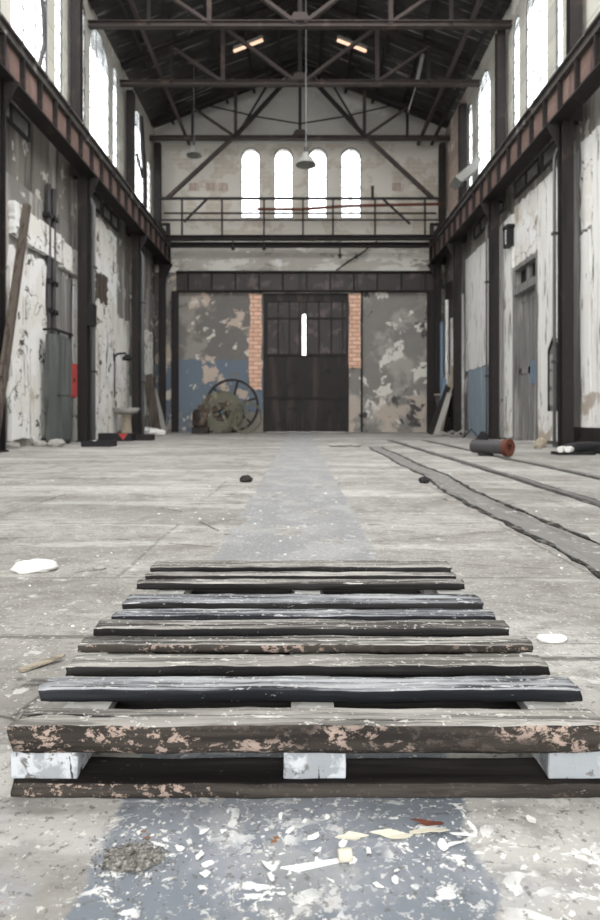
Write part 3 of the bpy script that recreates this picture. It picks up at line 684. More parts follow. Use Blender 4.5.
# slanting brown brace
solo('steel_brace', MB().bar(at(27, 205, 13.6), Vector((-6.2, 12.1, .02)), .15, .12).bar(at(24, 240, 13.5), Vector((-6.2, 12.4, 1.6)), .07, .08), 'wood_brown', 'slanting brown brace leaning beside the column at the left edge', 'brace')
# pipes with clips
for px, lab in ((48.5, 'grey pipe running up the left wall, nearer of the pair'), (53.5, 'grey pipe running up the left wall, farther of the pair')):
    p = onwall(-1, px, 300, .12); t = thing('wall_pipe', lab, 'pipe', (p.x, p.y, 0), 'pipes up the left wall')
    mk('tube', MB().tube([(p.x, p.y, 0), (p.x, p.y, 7.1)], .07, 10), 'steel_grey', t)
    for z in (1.2, 2.6, 3.6, 4.4, 6.2): mk('clip', MB().box(p.x - .11, p.x + .09, p.y - .12, p.y + .12, z, z + .12), 'black', t)
# cabinet
y0, y1, x0, x1, z1 = 17.02, 17.92, -6.88, -6.35 - .12, 2.95
x0, x1 = -6.74, -6.44
t = thing('electrical_cabinet', 'tall grey-green electrical cabinet against the left wall', 'cabinet', ((x0 + x1) / 2, 17.4, 0))
y1 = 16.9; y0 = 15.9
mk('body', MB().box(x0, x1, y0, y1, .1, z1), 'cab_green', t, bevel=.01)
mk('plinth', MB().box(x0 + .02, x1 - .03, y0 + .03, y1 - .03, 0, .1), 'black', t)
for z0, zz in ((.14, 1.3), (1.36, 2.88)):
    d = mk('door', MB().box(x1, x1 + .03, y0 + .05, y1 - .05, z0, zz), 'cab_green', t)
    mk('handle', MB().box(x1 + .03, x1 + .06, y0 + .1, y0 + .14, (z0 + zz) / 2 - .08, (z0 + zz) / 2 + .08), 'white_enamel', d)
mk('top_rail', MB().bar((x1 + .02, y0 - .15, z1 + .1), (x1 + .02, y1 + .02, z1 + .1), .06).bar((x0, y0 - .15, z1 + .1), (x1, y0 - .15, z1 + .1), .06).bar((x1, y0 + .1, z1), (x1, y0 + .1, z1 + .1), .05).bar((x1, y1 - .1, z1), (x1, y1 - .1, z1 + .1), .05), 'black', t)
# red box on the wall, before the column
t = thing('hose_box', 'red box mounted on the left wall between cabinet and column', 'box', (-6.75, 17.3, 1.3))
mk('case', MB().box(-6.9, -6.55, 17.02, 17.6, 1.3, 2.3), 'red_paint', t, bevel=.02)
mk('lid', MB().box(-6.55, -6.52, 17.05, 17.57, 1.34, 2.26), 'red_paint', t)
mk('latch', MB().box(-6.52, -6.5, 17.26, 17.34, 1.75, 1.85), 'black', t)
mk('bracket', MB().box(-6.93, -6.88, 17.1, 17.16, 1.2, 2.4).box(-6.93, -6.88, 17.5, 17.56, 1.2, 2.4), 'black', t)
# switch box on the column
c = (-6.3, 17.5)
t = thing('switch_box', 'black switch box fixed on the column beside the red box', 'switch box', (-6.28, 18.12, 3.5))
mk('case', MB().box(-6.375, -6.2, 17.95, 18.3, 3.5, 4.15), 'black', t)
mk('conduit', MB().tube([(-6.3, 18.2, 4.15), (-6.3, 18.2, 7.2)], .03, 8), 'steel_grey', t)
# column pipe (light grey downpipe on far columns)
for Y, r_, lab, sd in ((18.42, .085, 'light grey downpipe fixed behind the column near the red box', -1), (24.2, .085, 'light grey downpipe beside the column on the cracked white wall', -1), (20.45, .035, 'thin grey conduit on the column by the tall grey door', 1), (15.0, .04, 'thin grey conduit on the column at the right edge', 1)):
    X = sd * 6.36; t = thing('downpipe', lab, 'pipe', (X, Y, 0), 'downpipes beside columns')
    mk('tube', MB().tube([(X, Y, 0), (X, Y, 7.2), (X + sd * .12, Y, 7.6), (X + sd * .4, Y, 7.75)], r_, 10), 'pipe_grey', t, True)
    for z in (2.1, 5.3): mk('clip', MB().box(X - r_ - .02, X + r_ + .02, Y - r_ - .02, Y + r_ + .02, z, z + .07), 'steel_grey', t)
# black bracket lamp and pedestal by the white wall
p = onwall(-1, 114, 357, .1)
t = thing('bracket_lamp', 'black goose-neck lamp bracket on the cracked white left wall', 'lamp', (p.x, p.y, p.z), )
mk('arm', MB().tube([p, p + Vector((.15, 0, .12)), p + Vector((.42, 0, .14)), p + Vector((.5, 0, .02))], .04, 8), 'black', t)
mk('shade', MB().lathe(p + Vector((.5, 0, -.02)), (0, 0, 1), [(.2, -.1), (.17, .02), (.06, .1), (.03, .1), (.14, .0)], 16), 'black', t, True)
mk('wall_plate', MB().box(p.x - .06, p.x + .02, p.y - .1, p.y + .1, p.z - .15, p.z + .12), 'black', t)
mk('cable', MB().tube([p, p + Vector((.02, .02, -1.5))], .025, 6), 'black', t)
t = thing('wash_basin', 'grey stone basin on a pale pedestal by the left wall', 'basin', (-6.45, 21.9, 0))
mk('bowl', MB().lathe((-6.45, 22.3, .86), (0, 0, 1), [(.05, 0), (.4, .02), (.5, .2), (.44, .22), (.36, .08), (.05, .07)], 24), 'stone', t, True)
mk('pedestal', MB().lathe((-6.45, 22.3, 0), (0, 0, 1), [(.02, 0), (.26, 0), (.2, .12), (.17, .8), (.28, .87), (.02, .87)], 20), 'wood_pale', t, True)
# wooden loose boards leaning at the left far wall
def lean(x, y, w, h, dx, dy, mat, label, th=.04, cat='board', grp='boards leaning in the corners', name='leaning_board'):
    b = Vector((x, y, .02)); tp = b + Vector((dx, dy, h))
    return solo(name, MB().bar(b, tp, w, th, (0, 1, 0)), mat, label, cat, grp)
lean(-6.35, 26.6, .4, 2.6, -.42, .1, 'wood_brown', 'wide brown board leaning on the far end of the left wall')
lean(-6.2, 27.5, .22, 2.0, -.5, .05, 'stone', 'short grey board leaning near the left corner column')
# ------------------------------------------------------------------ right wall furniture
lean(6.0, 25.9, .26, 2.9, .72, .2, 'wood_pale', 'pale board leaning past the blue panel on the right wall')
lean(5.45, 25.2, .24, 2.0, .8, .1, 'steel_dark', 'dark plank leaning in the right back corner')
lean(5.6, 24.7, .2, 1.7, .6, .2, 'stone', 'short grey slat leaning low in the right back corner')
lean(6.0, 26.4, .16, 2.4, .4, .15, 'blue_paint', 'dark blue plank leaning in the right back corner')
for i, (px, y0, y1, mt, lab) in enumerate(((442, 322, 392, 'blue_paint', 'blue pipe hanging in the right back corner, nearest the gate'), (447, 300, 384, 'board_white', 'white pipe hanging in the right back corner'), (452.5, 330, 385, 'blue_paint', 'blue pipe hanging beside the white one, nearer the right wall'))):
    p, q = at(px, y0, 27.9), at(px, y1, 27.9)
    solo('hanging_pipe', MB().tube([p, q], .09, 10), mt, lab, 'pipe', 'pipes in the right back corner')
c = at(443, 392, 27.6)
t = thing('bucket', 'grey bucket with a pale rim on a stand in the right back corner', 'bucket', (c.x, c.y, c.z - 1.4))
mk('pail', MB().lathe((c.x, c.y, c.z - 1.15), (0, 0, 1), [(.02, 0), (.24, 0), (.36, 1.0), (.33, 1.0), (.22, .04), (.02, .04)], 20), 'steel_grey', t, True)
mk('rim', MB().lathe((c.x, c.y, c.z - .17), (0, 0, 1), [(.34, 0), (.41, 0), (.41, .09), (.34, .09)], 20), 'wood_pale', t, True)
mk('stand', MB().box(c.x - .3, c.x + .3, c.y - .3, c.y + .3, 0, c.z - 1.15), 'steel_dark', t)
# wall oddments right: hook pipe, small cabinet
p = onwall(1, 512, 232, .1)
t = thing('wall_lantern', 'small white lantern in a black frame on the right wall', 'lantern', (p.x, p.y, p.z - .5))
mk('glass', MB().box(p.x - .2, p.x - .02, p.y - .12, p.y + .12, p.z - .42, p.z + .1), 'white_enamel', t, bevel=.03)
mk('frame', MB().box(p.x - .23, p.x, p.y - .17, p.y - .12, p.z - .5, p.z + .2).box(p.x - .23, p.x, p.y + .12, p.y + .17, p.z - .5, p.z + .2).box(p.x - .23, p.x + .06, p.y - .22, p.y + .22, p.z + .1, p.z + .2).box(p.x - .23, p.x, p.y - .12, p.y + .12, p.z - .5, p.z - .42), 'black', t)
p = onwall(1, 572, 380, .12)
t = thing('meter_cabinet', 'narrow dark meter cabinet with rounded top at the right wall', 'cabinet', (6.7, 15.5, .9))
mk('case', MB().prism([(6.55, y, z) for y, z in [(15.2, .9), (15.75, .9), (15.75, 2.5), (15.65, 2.7), (15.475, 2.78), (15.3, 2.7), (15.2, 2.5)]], (.395, 0, 0)), 'board_grey', t)
mk('rim', MB().bar((6.54, 15.2, .9), (6.54, 15.2, 2.5), .06).bar((6.54, 15.75, .9), (6.54, 15.75, 2.5), .06).bar((6.54, 15.2, 2.5), (6.54, 15.475, 2.79), .06).bar((6.54, 15.475, 2.79), (6.54, 15.75, 2.5), .06), 'black', t)
for z in (1.25, 1.75, 2.2): mk('panel', MB().box(6.52, 6.55, 15.27, 15.68, z - .2, z + .18), 'stone', t)
# dark skirting at right
g = MB(); g.box(6.86, 6.9, 12.0, 15.9, 0, .5); struct('baseboard_right', g, 'steel_dark')

# ------------------------------------------------------------------ flywheel and machine by the gate
cx_, cz_ = (232 - 300) / F * 27.6, 1.25
t = thing('flywheel', 'large dark spoked flywheel leaning against the blue plaster wall', 'wheel', (cx_, 27.6, 0))
mk('rim', MB().arc_ring((cx_, 27.55, cz_), 1.24, .11, .16), 'wheel_dark', t, False)
mk('hub', MB().lathe((cx_, 27.5, cz_), (0, 1, 0), [(.02, 0), (.2, 0), (.2, .26), (.02, .26)], 20), 'wheel_dark', t)
for k in range(6):
    a = math.pi * k / 3 + .3; e = Vector((math.cos(a), 0, math.sin(a)))
    mk('spoke', MB().bar(Vector((cx_, 27.63, cz_)) + e * .18, Vector((cx_, 27.63, cz_)) + e * 1.15, .1, .07, (0, 1, 0)), 'wheel_dark', t)
cx2 = (222 - 300) / F * 27.0
t = thing('cable_drum', 'olive green cable drum standing in front of the dark flywheel', 'drum', (cx2, 27.0, 0))
for k, yy in enumerate((26.72, 27.18)):
    mk('flange', MB().lathe((cx2, yy, .95), (0, 1, 0), [(.42, 0), (.95, 0), (.95, .08), (.42, .08)], 32), 'wheel_green', t)
mk('core', MB().lathe((cx2, 26.8, .95), (0, 1, 0), [(.12, 0), (.52, 0), (.52, .38), (.12, .38)], 24), 'motor', t)
for k in range(4):
    a = math.pi * k / 2 + .5; e = Vector((math.cos(a), 0, math.sin(a)))
    mk('spoke', MB().bar(Vector((cx2, 26.74, .95)) + e * .12, Vector((cx2, 26.74, .95)) + e * .45, .12, .06, (0, 1, 0)), 'wheel_green', t)
cx3 = (247 - 300) / F * 26.9
t = thing('hoop', 'pale rusty iron hoop standing between drum and gate', 'hoop', (cx3, 26.45, 0))
mk('ring', MB().arc_ring((cx3, 26.4, .72), .72, .1, .1), 'wheel_green', t); mk('bar', MB().bar((cx3, 26.45, .1), (cx3, 26.45, 1.36), .07, .05), 'wheel_green', t)
cx4 = (202 - 300) / F * 26.4
t = thing('motor', 'brown rusty motor block on the floor left of the cable drum', 'motor', (cx4, 26.4, 0))
mk('housing', MB().lathe((cx4 - .32, 25.9, .66), (1, .25, 0), [(.02, 0), (.3, 0), (.42, .1), (.42, .5), (.3, .62), (.02, .62)], 20), 'motor', t, True)
mk('foot', MB().box(cx4 - .34, cx4 + .34, 25.75, 26.2, 0, .3), 'wheel_dark', t)
mk('terminal_box', MB().box(cx4 - .1, cx4 + .16, 25.85, 26.1, 1.04, 1.25), 'motor', t)

# ------------------------------------------------------------------ floor rails, channel, litter
def strip(pts, w, z0, z1, amp, seed, jit=.0):
    r = random.Random(seed); n = len(pts); m = MB(); vs = []
    for i, (x, y) in enumerate(pts):
        j0, j1 = r.uniform(-amp, amp), r.uniform(-amp, amp)
        vs += [(x - w / 2 + j0, y, z0), (x - w / 2 + j0, y, z1), (x + w / 2 + j1, y, z1), (x + w / 2 + j1, y, z0)]
    fs = [(0, 1, 2, 3)]
    for i in range(n - 1):
        a, b = i * 4, i * 4 + 4
        for k in range(4): fs.append((a + k, a + (k + 1) % 4, b + (k + 1) % 4, b + k))
    e = (n - 1) * 4; fs.append((e + 3, e + 2, e + 1, e))
    return m.add(vs, fs)
def path(x0, y0, x1, y1, n, wob, seed):
    r = random.Random(seed); out = []
    for i in range(n + 1):
        t_ = (i / n) ** 1.6; y = y0 + (y1 - y0) * t_
        out.append((x0 + (x1 - x0) * t_ + wob * mnoise.noise((y * .7, seed * 3.1, 0)) , y))
    return out
P = path(1.58, 1.2, 1.86, 15, 90, .07, 3)
t = thing('floor_channel', 'worn steel cable channel sunk in the floor, nearest the pallet', 'channel', (1.6, 1.2, 0))
mk('cover', strip(P, .27, .0, .004, .006, 1), 'channel', t)
for k, s in enumerate((-1, 1)):
    mk('edge', strip([(x + s * .155, y) for x, y in P], .032, .0, .012 if k else .009, .022, 5 + k), 'groove', t)
for x0, x1, lab, sd in ((2.62, 2.85, 'embedded floor rail running lengthwise, inner one of the track pair', 11), (3.62, 3.95, 'embedded floor rail running lengthwise, outer one near the brown pipe', 12)):
    P = path(x0, 2.5, x1, 19, 80, .08, sd)
    t = thing('track_rail', lab, 'rail', (x0, 2.5, 0), 'rails of the floor track')
    mk('rail_head', strip(P, .09, 0, .012, .004, sd), 'rail_top', t)
    for s in (-1, 1): mk('groove', strip([(x + s * .075, y) for x, y in P], .026, 0, .006, .012, sd + 2 + s), 'groove', t)

def chunk(c, sx, sy, sz, seed, amp=.25, sub=3):
    bm = bmesh.new(); bmesh.ops.create_icosphere(bm, subdivisions=sub, radius=1); m = MB(); vs = []
    for v in bm.verts:
        k = 1 + amp * mnoise.noise(v.co * 1.6 + Vector((seed * 3.7, seed, 0))) + amp * .4 * mnoise.noise(v.co * 4 + Vector((seed, 0, 9)))
        p = Vector((v.co.x * sx * k, v.co.y * sy * k, v.co.z * sz * k)); vs.append(p)
    zc = -sz * .6; vs = [Vector((p.x, p.y, max(p.z, zc) - zc)) + Vector(c) for p in vs]
    m.add(vs, [tuple(v.index for v in f.verts) for f in bm.faces]); bm.free(); return m
p = fl(35, 570); solo('plaster_lump', chunk(p, .115, .075, .032, 2, .35), 'chalk', 'white slab of plaster lying on the floor at the left edge', 'plaster', smooth=True)
p = fl(552, 641); solo('plaster_lump', chunk(p, .053, .03, .013, 5, .25), 'chalk', 'small white oval lump on the floor right of the pallet', 'plaster', smooth=True)
p = fl(100, 569); solo('plaster_lump', chunk(p, .032, .025, .012, 8, .3), 'stone', 'small pale stone on the floor left of the pallet, by the white slab', 'stone', smooth=True)
a, b = fl(18, 671), fl(64, 660)
solo('wood_splinter', MB().prism([a + Vector((0, 0, .002)), a + Vector((.02, -.015, .002)), b + Vector((0, -.012, .01)), b + Vector((0, .008, .012)), (a + b) / 2 + Vector((0, .018, .006))], (0, 0, .006)), 'wood_pale', 'thin pale wood splinter on the floor left of the pallet', 'splinter')
p = fl(246, 482); solo('rubble_piece', chunk(p, .08, .06, .05, 12), 'wheel_dark', 'small dark lump on the floor left of the painted strip', 'rubble')
p = fl(316, 546); p = fl(459, 483) + Vector((-.4, 0, 0)); solo('rubble_piece', chunk(p, .06, .06, .05, 13), 'black', 'small black lump beside the floor channel', 'rubble')
# crumbs of concrete scattered over the floor: shared shapes, one object each
crumb = None; r = random.Random(21)
for i in range(70):
    if i < 40: px, py = r.choice([r.uniform(0, 170), r.uniform(430, 600)]), r.uniform(470, 640)
    else: px, py = r.uniform(150, 450), r.uniform(470, 556)
    p = fl(px, py); s = r.uniform(.25, .75) * (1 + p.y * .1)
    if crumb is None: crumb = solo('concrete_crumb', chunk((0, 0, 0), .011, .009, .006, 3, .3, 1), 'chalk', 'tiny pale crumb of concrete on the dusty floor', 'crumb', 'pale crumbs on the floor'); o = crumb
    else: o = crumb.copy(); COL.objects.link(o)
    o.location = p; o.scale = (s, s, s); o.rotation_euler = (0, 0, r.uniform(0, 6))
# white rubble by the left corner
for i, (px, py, s, lab) in enumerate(((147, 432.5, .24, 'white rubble lump by the far left wall, biggest of three'), (157, 433, .2, 'white rubble lump by the far left wall, middle of three'), (165, 432.5, .16, 'white rubble lump by the far left wall, nearest the gate'))):
    p = Vector(((px - 300) / F * 26, 26 - i * .45, 0)); solo('rubble_piece', chunk(p, s * 1.5, s, s * .8, 30 + i), 'chalk', lab, 'rubble', 'white rubble in the left corner')
for i, (px, Y, s, lab) in enumerate(((40, 15.3, .14, 'pale rubble lump at the foot of the green cabinet'), (56, 15.15, .18, 'pale rubble lump in front of the green cabinet'), (12, 14.3, .15, 'pale rubble lump at the foot of the white plaster at left'))):
    p = Vector(((px - 300) / F * Y, Y, 0)); solo('rubble_piece', chunk(p, s * 1.3, s * .9, s * .7, 40 + i), 'stone', lab, 'rubble', 'rubble along the left wall')
p = fl(345, 446.5); solo('rubble_piece', chunk(p, .4, .35, .06, 50), 'stone', 'flat pale heap of grit on the floor ahead of the gate', 'rubble')
p = fl(506, 443); 
for i, (px, Y, s, lab) in enumerate(((538, 14.2, .1, 'small cream lump on the floor before the white pilaster, lower one'), (541, 14.9, .14, 'cream lump on the floor before the white pilaster, larger one'))):
    p = Vector(((px - 300) / F * Y, Y, 0)); solo('rubble_piece', chunk(p, s, s, s * 1.1, 60 + i), 'wood_pale', lab, 'rubble', 'cream lumps at right')
# trays on the left
def tray(name, px0, px1, Y, h, mat, label, rim=None):
    x0, x1 = (px0 - 300) / F * Y, (px1 - 300) / F * Y
    t = thing(name, label, 'tray', ((x0 + x1) / 2, Y, 0))
    mk('base', MB().box(x0, x1, Y, Y + .5, 0, .04), mat, t)
    for a in ((x0, x1, Y, Y + .04), (x0, x1, Y + .46, Y + .5), (x0, x0 + .04, Y + .04, Y + .46), (x1 - .04, x1, Y + .04, Y + .46)): mk('side', MB().box(*a, .04, h), mat, t)
    return t, x0, x1
t, x0, x1 = tray('metal_tray', 98, 131, 18.4, .24, 'black', 'black metal tray with a red marker on the floor by the left wall')
mk('marker', MB().prism([(x0 + .62, 18.385, .23), (x0 + .92, 18.385, .23), (x0 + .77, 18.385, .04)], (0, .012, 0)), 'red_paint', t)['label'] = 'red triangular marker'
t, x0, x1 = tray('metal_tray', 131, 151, 18.9, .18, 'steel_dark', 'low dark metal tray beside the one with a red marker')
t, x0, x1 = tray('metal_tray', 81, 111, 15.0, .15, 'black', 'small black tray on the floor in front of the other trays')
solo('rubble_piece', chunk((-5.22, 15.25, .042), .12, .1, .07, 71), 'chalk', 'white lump lying in the small black tray, larger one', 'rubble', 'lumps in the small tray')
solo('rubble_piece', chunk((-4.97, 15.26, .042), .1, .08, .06, 72), 'lamp_grey', 'grey lump lying in the small black tray', 'rubble', 'lumps in the small tray')
# pipe with rusty flange at right
Y = 11.2; e = at(508.5, 451.2, Y); e.z = .182
d = Vector((-.55, .72, .0)).normalized(); q = e + d
t = thing('flanged_pipe', 'dark pipe with a rusty red flange lying on the floor at right', 'pipe', (e.x, e.y, 0))
mk('tube', MB().lathe(e, d, [(.09, .02), (.13, .02), (.13, .78), (.09, .78)], 24), 'steel_grey', t, False)
mk('flange', MB().lathe(e, d, [(.08, -.03), (.165, -.03), (.165, .06), (.08, .06)], 24), 'rust_red', t)
mk('saddle', MB().bar(e + d * .5 + Vector((-.12, 0, -.152)), e + d * .5 + Vector((.12, 0, -.152)), .2, .03), 'black', t)
# sleeve with two pale pipes
Y = 11.95; x0 = (556 - 300) / F * Y
t = thing('pipe_bundle', 'black sleeve with two white pipe ends at the right edge', 'pipe bundle', (x0, Y, 0))
mk('sleeve', MB().tube([(x0 + .2, Y + .05, .12), (x0 + .45, Y + .1, .13), (x0 + .8, Y + .3, .13), (x0 + 1.3, Y + .5, .11)], [.1, .125, .125, .11], 12), 'black', t, True)
for k, dx in enumerate((0, .15)):
    mk('pipe', MB().tube([(x0 + dx + .03, Y - .12, .115), (x0 + dx + .25, Y + .12, .115)], .062, 14), 'white_enamel', t)
mk('base', MB().box(x0 + .0, x0 + .75, Y - .08, Y + .25, 0, .06), 'black', t)
# wedge and scrap at the right corner
p = at(481, 440, 18.4); x = p.x
solo('steel_wedge', MB().prism([(x - .2, 18.3, 0), (x + .2, 18.3, 0), (x + .2, 18.3, .2), (x + .05, 18.3, .3), (x - .05, 18.3, .12)], (0, .3, 0)), 'black', 'small black steel wedge on the floor before the blue panel', 'wedge')
r = random.Random(4)
for i, (px, Y, w, mt, lab) in enumerate(((443, 23.4, .7, 'stone', 'grey scrap sheet on the floor by the right corner, nearest the gate'), (452, 22.75, .9, 'lamp_grey', 'pale bent scrap sheet on top of the heap in the right corner'), (463, 22.15, 1.0, 'stone', 'large grey scrap sheet before the pale leaning board'), (471, 21.5, .6, 'black', 'black scrap sheet at the near end of the right corner heap'))):
    x = (px - 300) / F * Y; m = MB(); zt = .18 + .05 * i
    m.prism([(x - w / 2, Y, .0), (x, Y - .05, zt), (x + w / 2, Y, .0), (x + w / 2 - .05, Y, .0), (x, Y - .05, zt - .05), (x - w / 2 + .06, Y, .0)], (.1, .42, 0))
    solo('scrap_sheet', m, mt, lab, 'scrap', 'scrap heap in the right corner')

# ------------------------------------------------------------------ the pallet
HP = .151
def plank(x0, x1, y0, y1, z0, z1, seed, top=0, side=1, nx=70, wob=.004, ends=.012, bow=0.0, rnd=.006):
    """a weathered board: rounded profile swept along X with uneven edges and ragged ends; slot 0 = worn top, 1 = dark sides"""
    m = MB(); prof = []
    w, h = y1 - y0, z1 - z0; nt = 5
    ys = [i / nt for i in range(nt + 1)]
    prof += [(y0, z0 + h * .15), (y0 - .0005, z0 + h * .45), (y0, z1 - rnd), (y0 + rnd * .4, z1 - rnd * .3)]
    prof += [(y0 + rnd + (w - 2 * rnd) * t_, z1) for t_ in ys]
    prof += [(y1 - rnd * .4, z1 - rnd * .3), (y1, z1 - rnd), (y1, z0 + h * .3), (y1 - rnd, z0), ((y0 + y1) / 2, z0), (y0 + rnd * .7, z0)]
    n = len(prof); vs = []
    def nz(a, b, c): return mnoise.noise(Vector((a, b, c + seed * 7.3)))
    for i in range(nx + 1):
        t_ = i / nx; x = x0 + (x1 - x0) * t_
        for k, (y, z) in enumerate(prof):
            edge = 1.0 if y <= y0 + rnd or y >= y1 - rnd else .4
            dy = wob * edge * (nz(x * 5, y * 9, 0) + .6 * nz(x * 17, y * 9, 3))
            dz = wob * .55 * (nz(x * 6, y * 30, 7) + .5 * nz(x * 22, y * 40, 11)) * (1 if z > z0 + h * .4 else .6)
            xx = x
            if i in (0, nx):
                xx = x + ends * nz(y * 40, z * 40, i)
            if i in (0, 1, nx - 1, nx): dy *= 1.2; dz -= .0015 * (1 if z > z0 + h * .5 else -1)
            vs.append((xx, y + dy + bow * math.sin(math.pi * t_), z + dz))
    fs, mi = [], []
    for i in range(nx):
        for k in range(n):
            k2 = (k + 1) % n; fs.append((i * n + k, i * n + k2, (i + 1) * n + k2, (i + 1) * n + k))
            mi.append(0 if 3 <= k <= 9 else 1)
    fs += [tuple(range(n)), tuple(range(nx * n, nx * n + n))[::-1]]; mi += [1, 1]
    return m.add(vs, fs, mi)
pal = thing('wooden_pallet', 'large weathered wooden pallet lying flat on the concrete floor', 'pallet', (0, 1.85, 0))
#        front y  back y   px left, right, front top row, thickness, top, side
B = [(1.21, 1.292, 10, 607, 725, .060, 'wood_c', 'side_front'),
     (1.364, 1.44, 37, 583, 690, .030, 'wood_b', 'side_blue'),
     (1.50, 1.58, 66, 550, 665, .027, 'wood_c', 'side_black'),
     (1.632, 1.70, 77, 533, 645, .024, 'wood_a', 'side_base'),
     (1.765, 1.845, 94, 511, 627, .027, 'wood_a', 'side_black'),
     (1.885, 1.957, 112, 497, 617, .024, 'wood_b', 'side_blue'),
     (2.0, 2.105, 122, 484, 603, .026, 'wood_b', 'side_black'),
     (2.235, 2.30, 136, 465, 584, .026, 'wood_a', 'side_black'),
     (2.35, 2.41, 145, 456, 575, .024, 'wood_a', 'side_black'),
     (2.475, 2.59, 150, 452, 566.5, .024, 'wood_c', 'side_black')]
for i, (ya, yb, pl, pr_, row, th, mt, ms) in enumerate(B):
    xl, xr = (pl - 300) / F * ya, (pr_ - 300) / F * ya
    z1 = HP + [0, .001, -.001, .002, 0, -.003, .001, .001, 0, .002][i]
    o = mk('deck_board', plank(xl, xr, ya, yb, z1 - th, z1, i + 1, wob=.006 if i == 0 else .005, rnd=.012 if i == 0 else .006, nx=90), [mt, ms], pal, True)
    o['label'] = ('thick front board with flaking pink paint', 'blue-grey deck board', 'pale worn deck board', 'cracked grey deck board', 'grey deck board', 'bluish deck board', 'blue-grey wide deck board', 'dark grey deck board', 'narrow dark deck board', 'rearmost pale deck board')[i]
# lip under the front board, bottom boards, blocks, stringers
xl, xr = -.585, .62
mk('lip_board', plank(xl + .02, xr - .01, 1.222, 1.29, .088, .095, 31, wob=.004), ['side_front', 'side_front'], pal, True)
for k, (ya, yb) in enumerate(((1.212, 1.31), (1.41, 1.60), (1.65, 1.79), (1.85, 2.01), (2.08, 2.26), (2.48, 2.575))):  # middle boards added so the gaps in the deck look dark
    o = mk('base_board', plank(xl if k == 0 else -.6, xr if k == 0 else .6, ya, yb, 0.0, .033, 40 + k, wob=.004, rnd=.008), ['base_top_shade', 'side_base'], pal, True)
def block(x0, x1, y0, y1, z0, z1, seed):
    bm = bmesh.new(); bmesh.ops.create_cube(bm, size=1); bmesh.ops.subdivide_edges(bm, edges=bm.edges, cuts=5, use_grid_fill=True)
    m = MB(); vs = []
    for v in bm.verts:
        p = Vector(((x0 + x1) / 2 + v.co.x * (x1 - x0), (y0 + y1) / 2 + v.co.y * (y1 - y0), (z0 + z1) / 2 + v.co.z * (z1 - z0)))
        nv = mnoise.noise_vector(p * 22 + Vector((seed, 0, 0))) * .003; nv.z = 0; vs.append(p + nv)
    m.add(vs, [tuple(v.index for v in f.verts) for f in bm.faces]); bm.free(); return m
xs = ((-.592, -.455), (-.033, .094), (.508, .625))
for k, (ya, yb) in enumerate(((1.226, 1.37), (1.86, 1.99), (2.46, 2.57))):
    for a, b in xs:
        ob = mk('block', block(a, b, ya, yb, .033, .092 if k == 0 else .1, k * 3 + a), 'block_paint' if k == 0 else 'stringer', pal, bevel=.002)
        if k == 0: ob['label'] = 'block with flaking white paint'
for a, b in ((-.53, -.43), (-.02, .075), (.51, .605)):
    mk('stringer', block(a, b, 1.3, 2.585, .1, .1225, a * 5), 'stringer', pal)

# grit heap and loose chips in front of the pallet
m = MB(); r = random.Random(3); cc = fl(132, 860)
for i in range(1100):
    a, q = r.uniform(0, 6.28), abs(r.gauss(0, .034)); s = r.uniform(.0009, .0026)
    b = Vector((cc.x + math.cos(a) * q * 1.3, cc.y + math.sin(a) * q * .9, 0))
    k = chunk(b + Vector((0, 0, max(0, .008 - q * .16))), s, s, s * .8, i, .3, 0) if False else None
    o_ = [Vector((1, 0, 0)), Vector((0, 1, 0)), Vector((-1, 0, 0)), Vector((0, -1, 0)), Vector((0, 0, 1)), Vector((0, 0, -.6))]
    zz = max(0, .0085 - q * .16) + s * .3
    m.add([b + Vector((0, 0, zz)) + Vector((v.x * s * r.uniform(.7, 1.2), v.y * s * r.uniform(.7, 1.2), v.z * s)) for v in o_], [(0, 1, 4), (1, 2, 4), (2, 3, 4), (3, 0, 4), (1, 0, 5), (2, 1, 5), (3, 2, 5), (0, 3, 5)])
m2 = chunk(cc, .05, .034, .0055, 77, .3, 3)
m.add(m2.v, m2.f)
solo('gravel', m, 'grit', 'low heap of grey grit on the floor before the pallet, at left', 'grit', kind='stuff')
# cream peg with its pale stem
p = fl(345, 861)
t = thing('peg', 'small cream peg with a flat pale stem lying before the pallet', 'peg', (p.x, p.y, 0))
mk('head', MB().lathe(p + Vector((0, 0, .0105)), (1, .15, 0), [(.001, -.012), (.0095, -.012), (.0105, -.006), (.0105, .008), (.009, .012), (.001, .012)], 16), 'cream', t, True)
q = fl(298, 867)
mk('stem', MB().prism([p + Vector((-.008, .003, .0005)), p + Vector((-.008, -.004, .0005)), q + Vector((0, -.012, .0005)), q + Vector((-.03, -.004, .0005)), q + Vector((.01, .004, .0005))], (0, 0, .003)), 'chalk', t)
# the big flaking scab of old yellow-white paint, and loose chips
def chip_mb(c, L, Wd, rot, seed, h=.003, curl=.004):
    r = random.Random(seed); n = 11; m = MB(); top = []; ca, sa = math.cos(rot), math.sin(rot)
    for i in range(n):
        a = 2 * math.pi * i / n; k = r.uniform(.55, 1.1); u, v = math.cos(a) * L * k, math.sin(a) * Wd * k
        top.append(Vector((c[0] + u * ca - v * sa, c[1] + u * sa + v * ca, .0008 + curl * max(0, math.sin(a + seed)))))
    ctr = Vector((c[0], c[1], .0006))
    vs = top + [ctr] + [p + Vector((0, 0, h * .4)) for p in top] + [ctr + Vector((0, 0, h * .4))]
    fs = []
    for i in range(n):
        j = (i + 1) % n; fs += [(j, i, n), (n + 1 + i, n + 1 + j, 2 * n + 1), (i, j, n + 1 + j, n + 1 + i)]
    return m.add(vs, fs)
sc_pts = ((352, 838, .03, .007, .1), (395, 836, .045, .009, .05), (430, 832, .04, .012, .1), (462, 836, .03, .008, 0), (455, 845, .02, .007, .2))
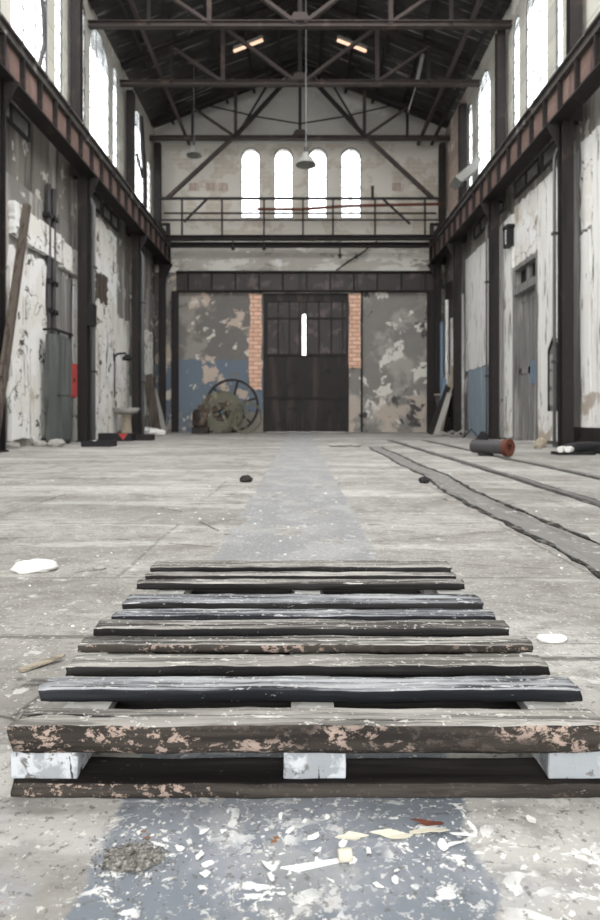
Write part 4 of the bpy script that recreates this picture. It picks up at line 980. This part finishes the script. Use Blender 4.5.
names = ('long yellowish scab of old paint in front of the pallet, at its left tip', 'yellowish scab of old paint in front of the pallet, second from its left tip', 'yellowish scab of old paint in front of the pallet, widest piece', 'yellowish scab of old paint in front of the pallet, at its right tip', 'yellowish paint scab lying below the widest one')
for (px, py, L, Wd, rt), lab in zip(sc_pts, names):
    c = fl(px, py); solo('paint_scab', chip_mb(c, L, Wd, rt, int(px), .004, .006), 'cream' if px < 440 else 'chalk', lab, 'paint flake', 'scabs of yellowish paint')
c = fl(428, 824); solo('leaf', chip_mb(c, .034, .006, .05, 5, .002, .008), 'rust_red', 'thin rust-brown curled leaf under the pallet front', 'leaf')
r = random.Random(14)
for i in range(34):
    px, py = r.uniform(160, 590), r.uniform(815, 900); c = fl(px, py)
    s = r.uniform(.006, .017)
    solo('paint_chip', chip_mb(c, s, s * r.uniform(.35, .7), r.uniform(0, 3), i + 200, .0025, .003), 'chalk', 'loose white chip of paint on the floor before the pallet', 'paint chip', 'loose white paint chips')

# ------------------------------------------------------------------ light and camera
w = bpy.data.worlds.new('overcast'); sc.world = w; w.use_nodes = True
bg = w.node_tree.nodes['Background']; bg.inputs[0].default_value = (1, .99, .975, 1); bg.inputs[1].default_value = 5.0
for o in list(bpy.data.objects):
    if '_o' in o: del o['_o']
cam = bpy.data.cameras.new('camera'); co = bpy.data.objects.new('camera', cam); COL.objects.link(co)
co.location = (0, 0, H); co.rotation_euler = (math.radians(90), 0, 0)
cam.sensor_fit = 'VERTICAL'; cam.sensor_width = 24; cam.sensor_height = 36
cam.lens = F / 920 * 36; cam.shift_y = -(460 - HZ) / 920; cam.clip_end = 500; cam.clip_start = .05
cam.dof.use_dof = True; cam.dof.focus_distance = 1.65; cam.dof.aperture_fstop = 4.0
sc.camera = co
sc.cycles.max_bounces = 10; sc.cycles.diffuse_bounces = 6; sc.cycles.transparent_max_bounces = 12
sc.cycles.use_denoising = True
vs = sc.view_settings; vs.view_transform = 'Standard'; vs.look = 'None'; vs.gamma = 1; vs.use_curve_mapping = False
vs.exposure = 0.15
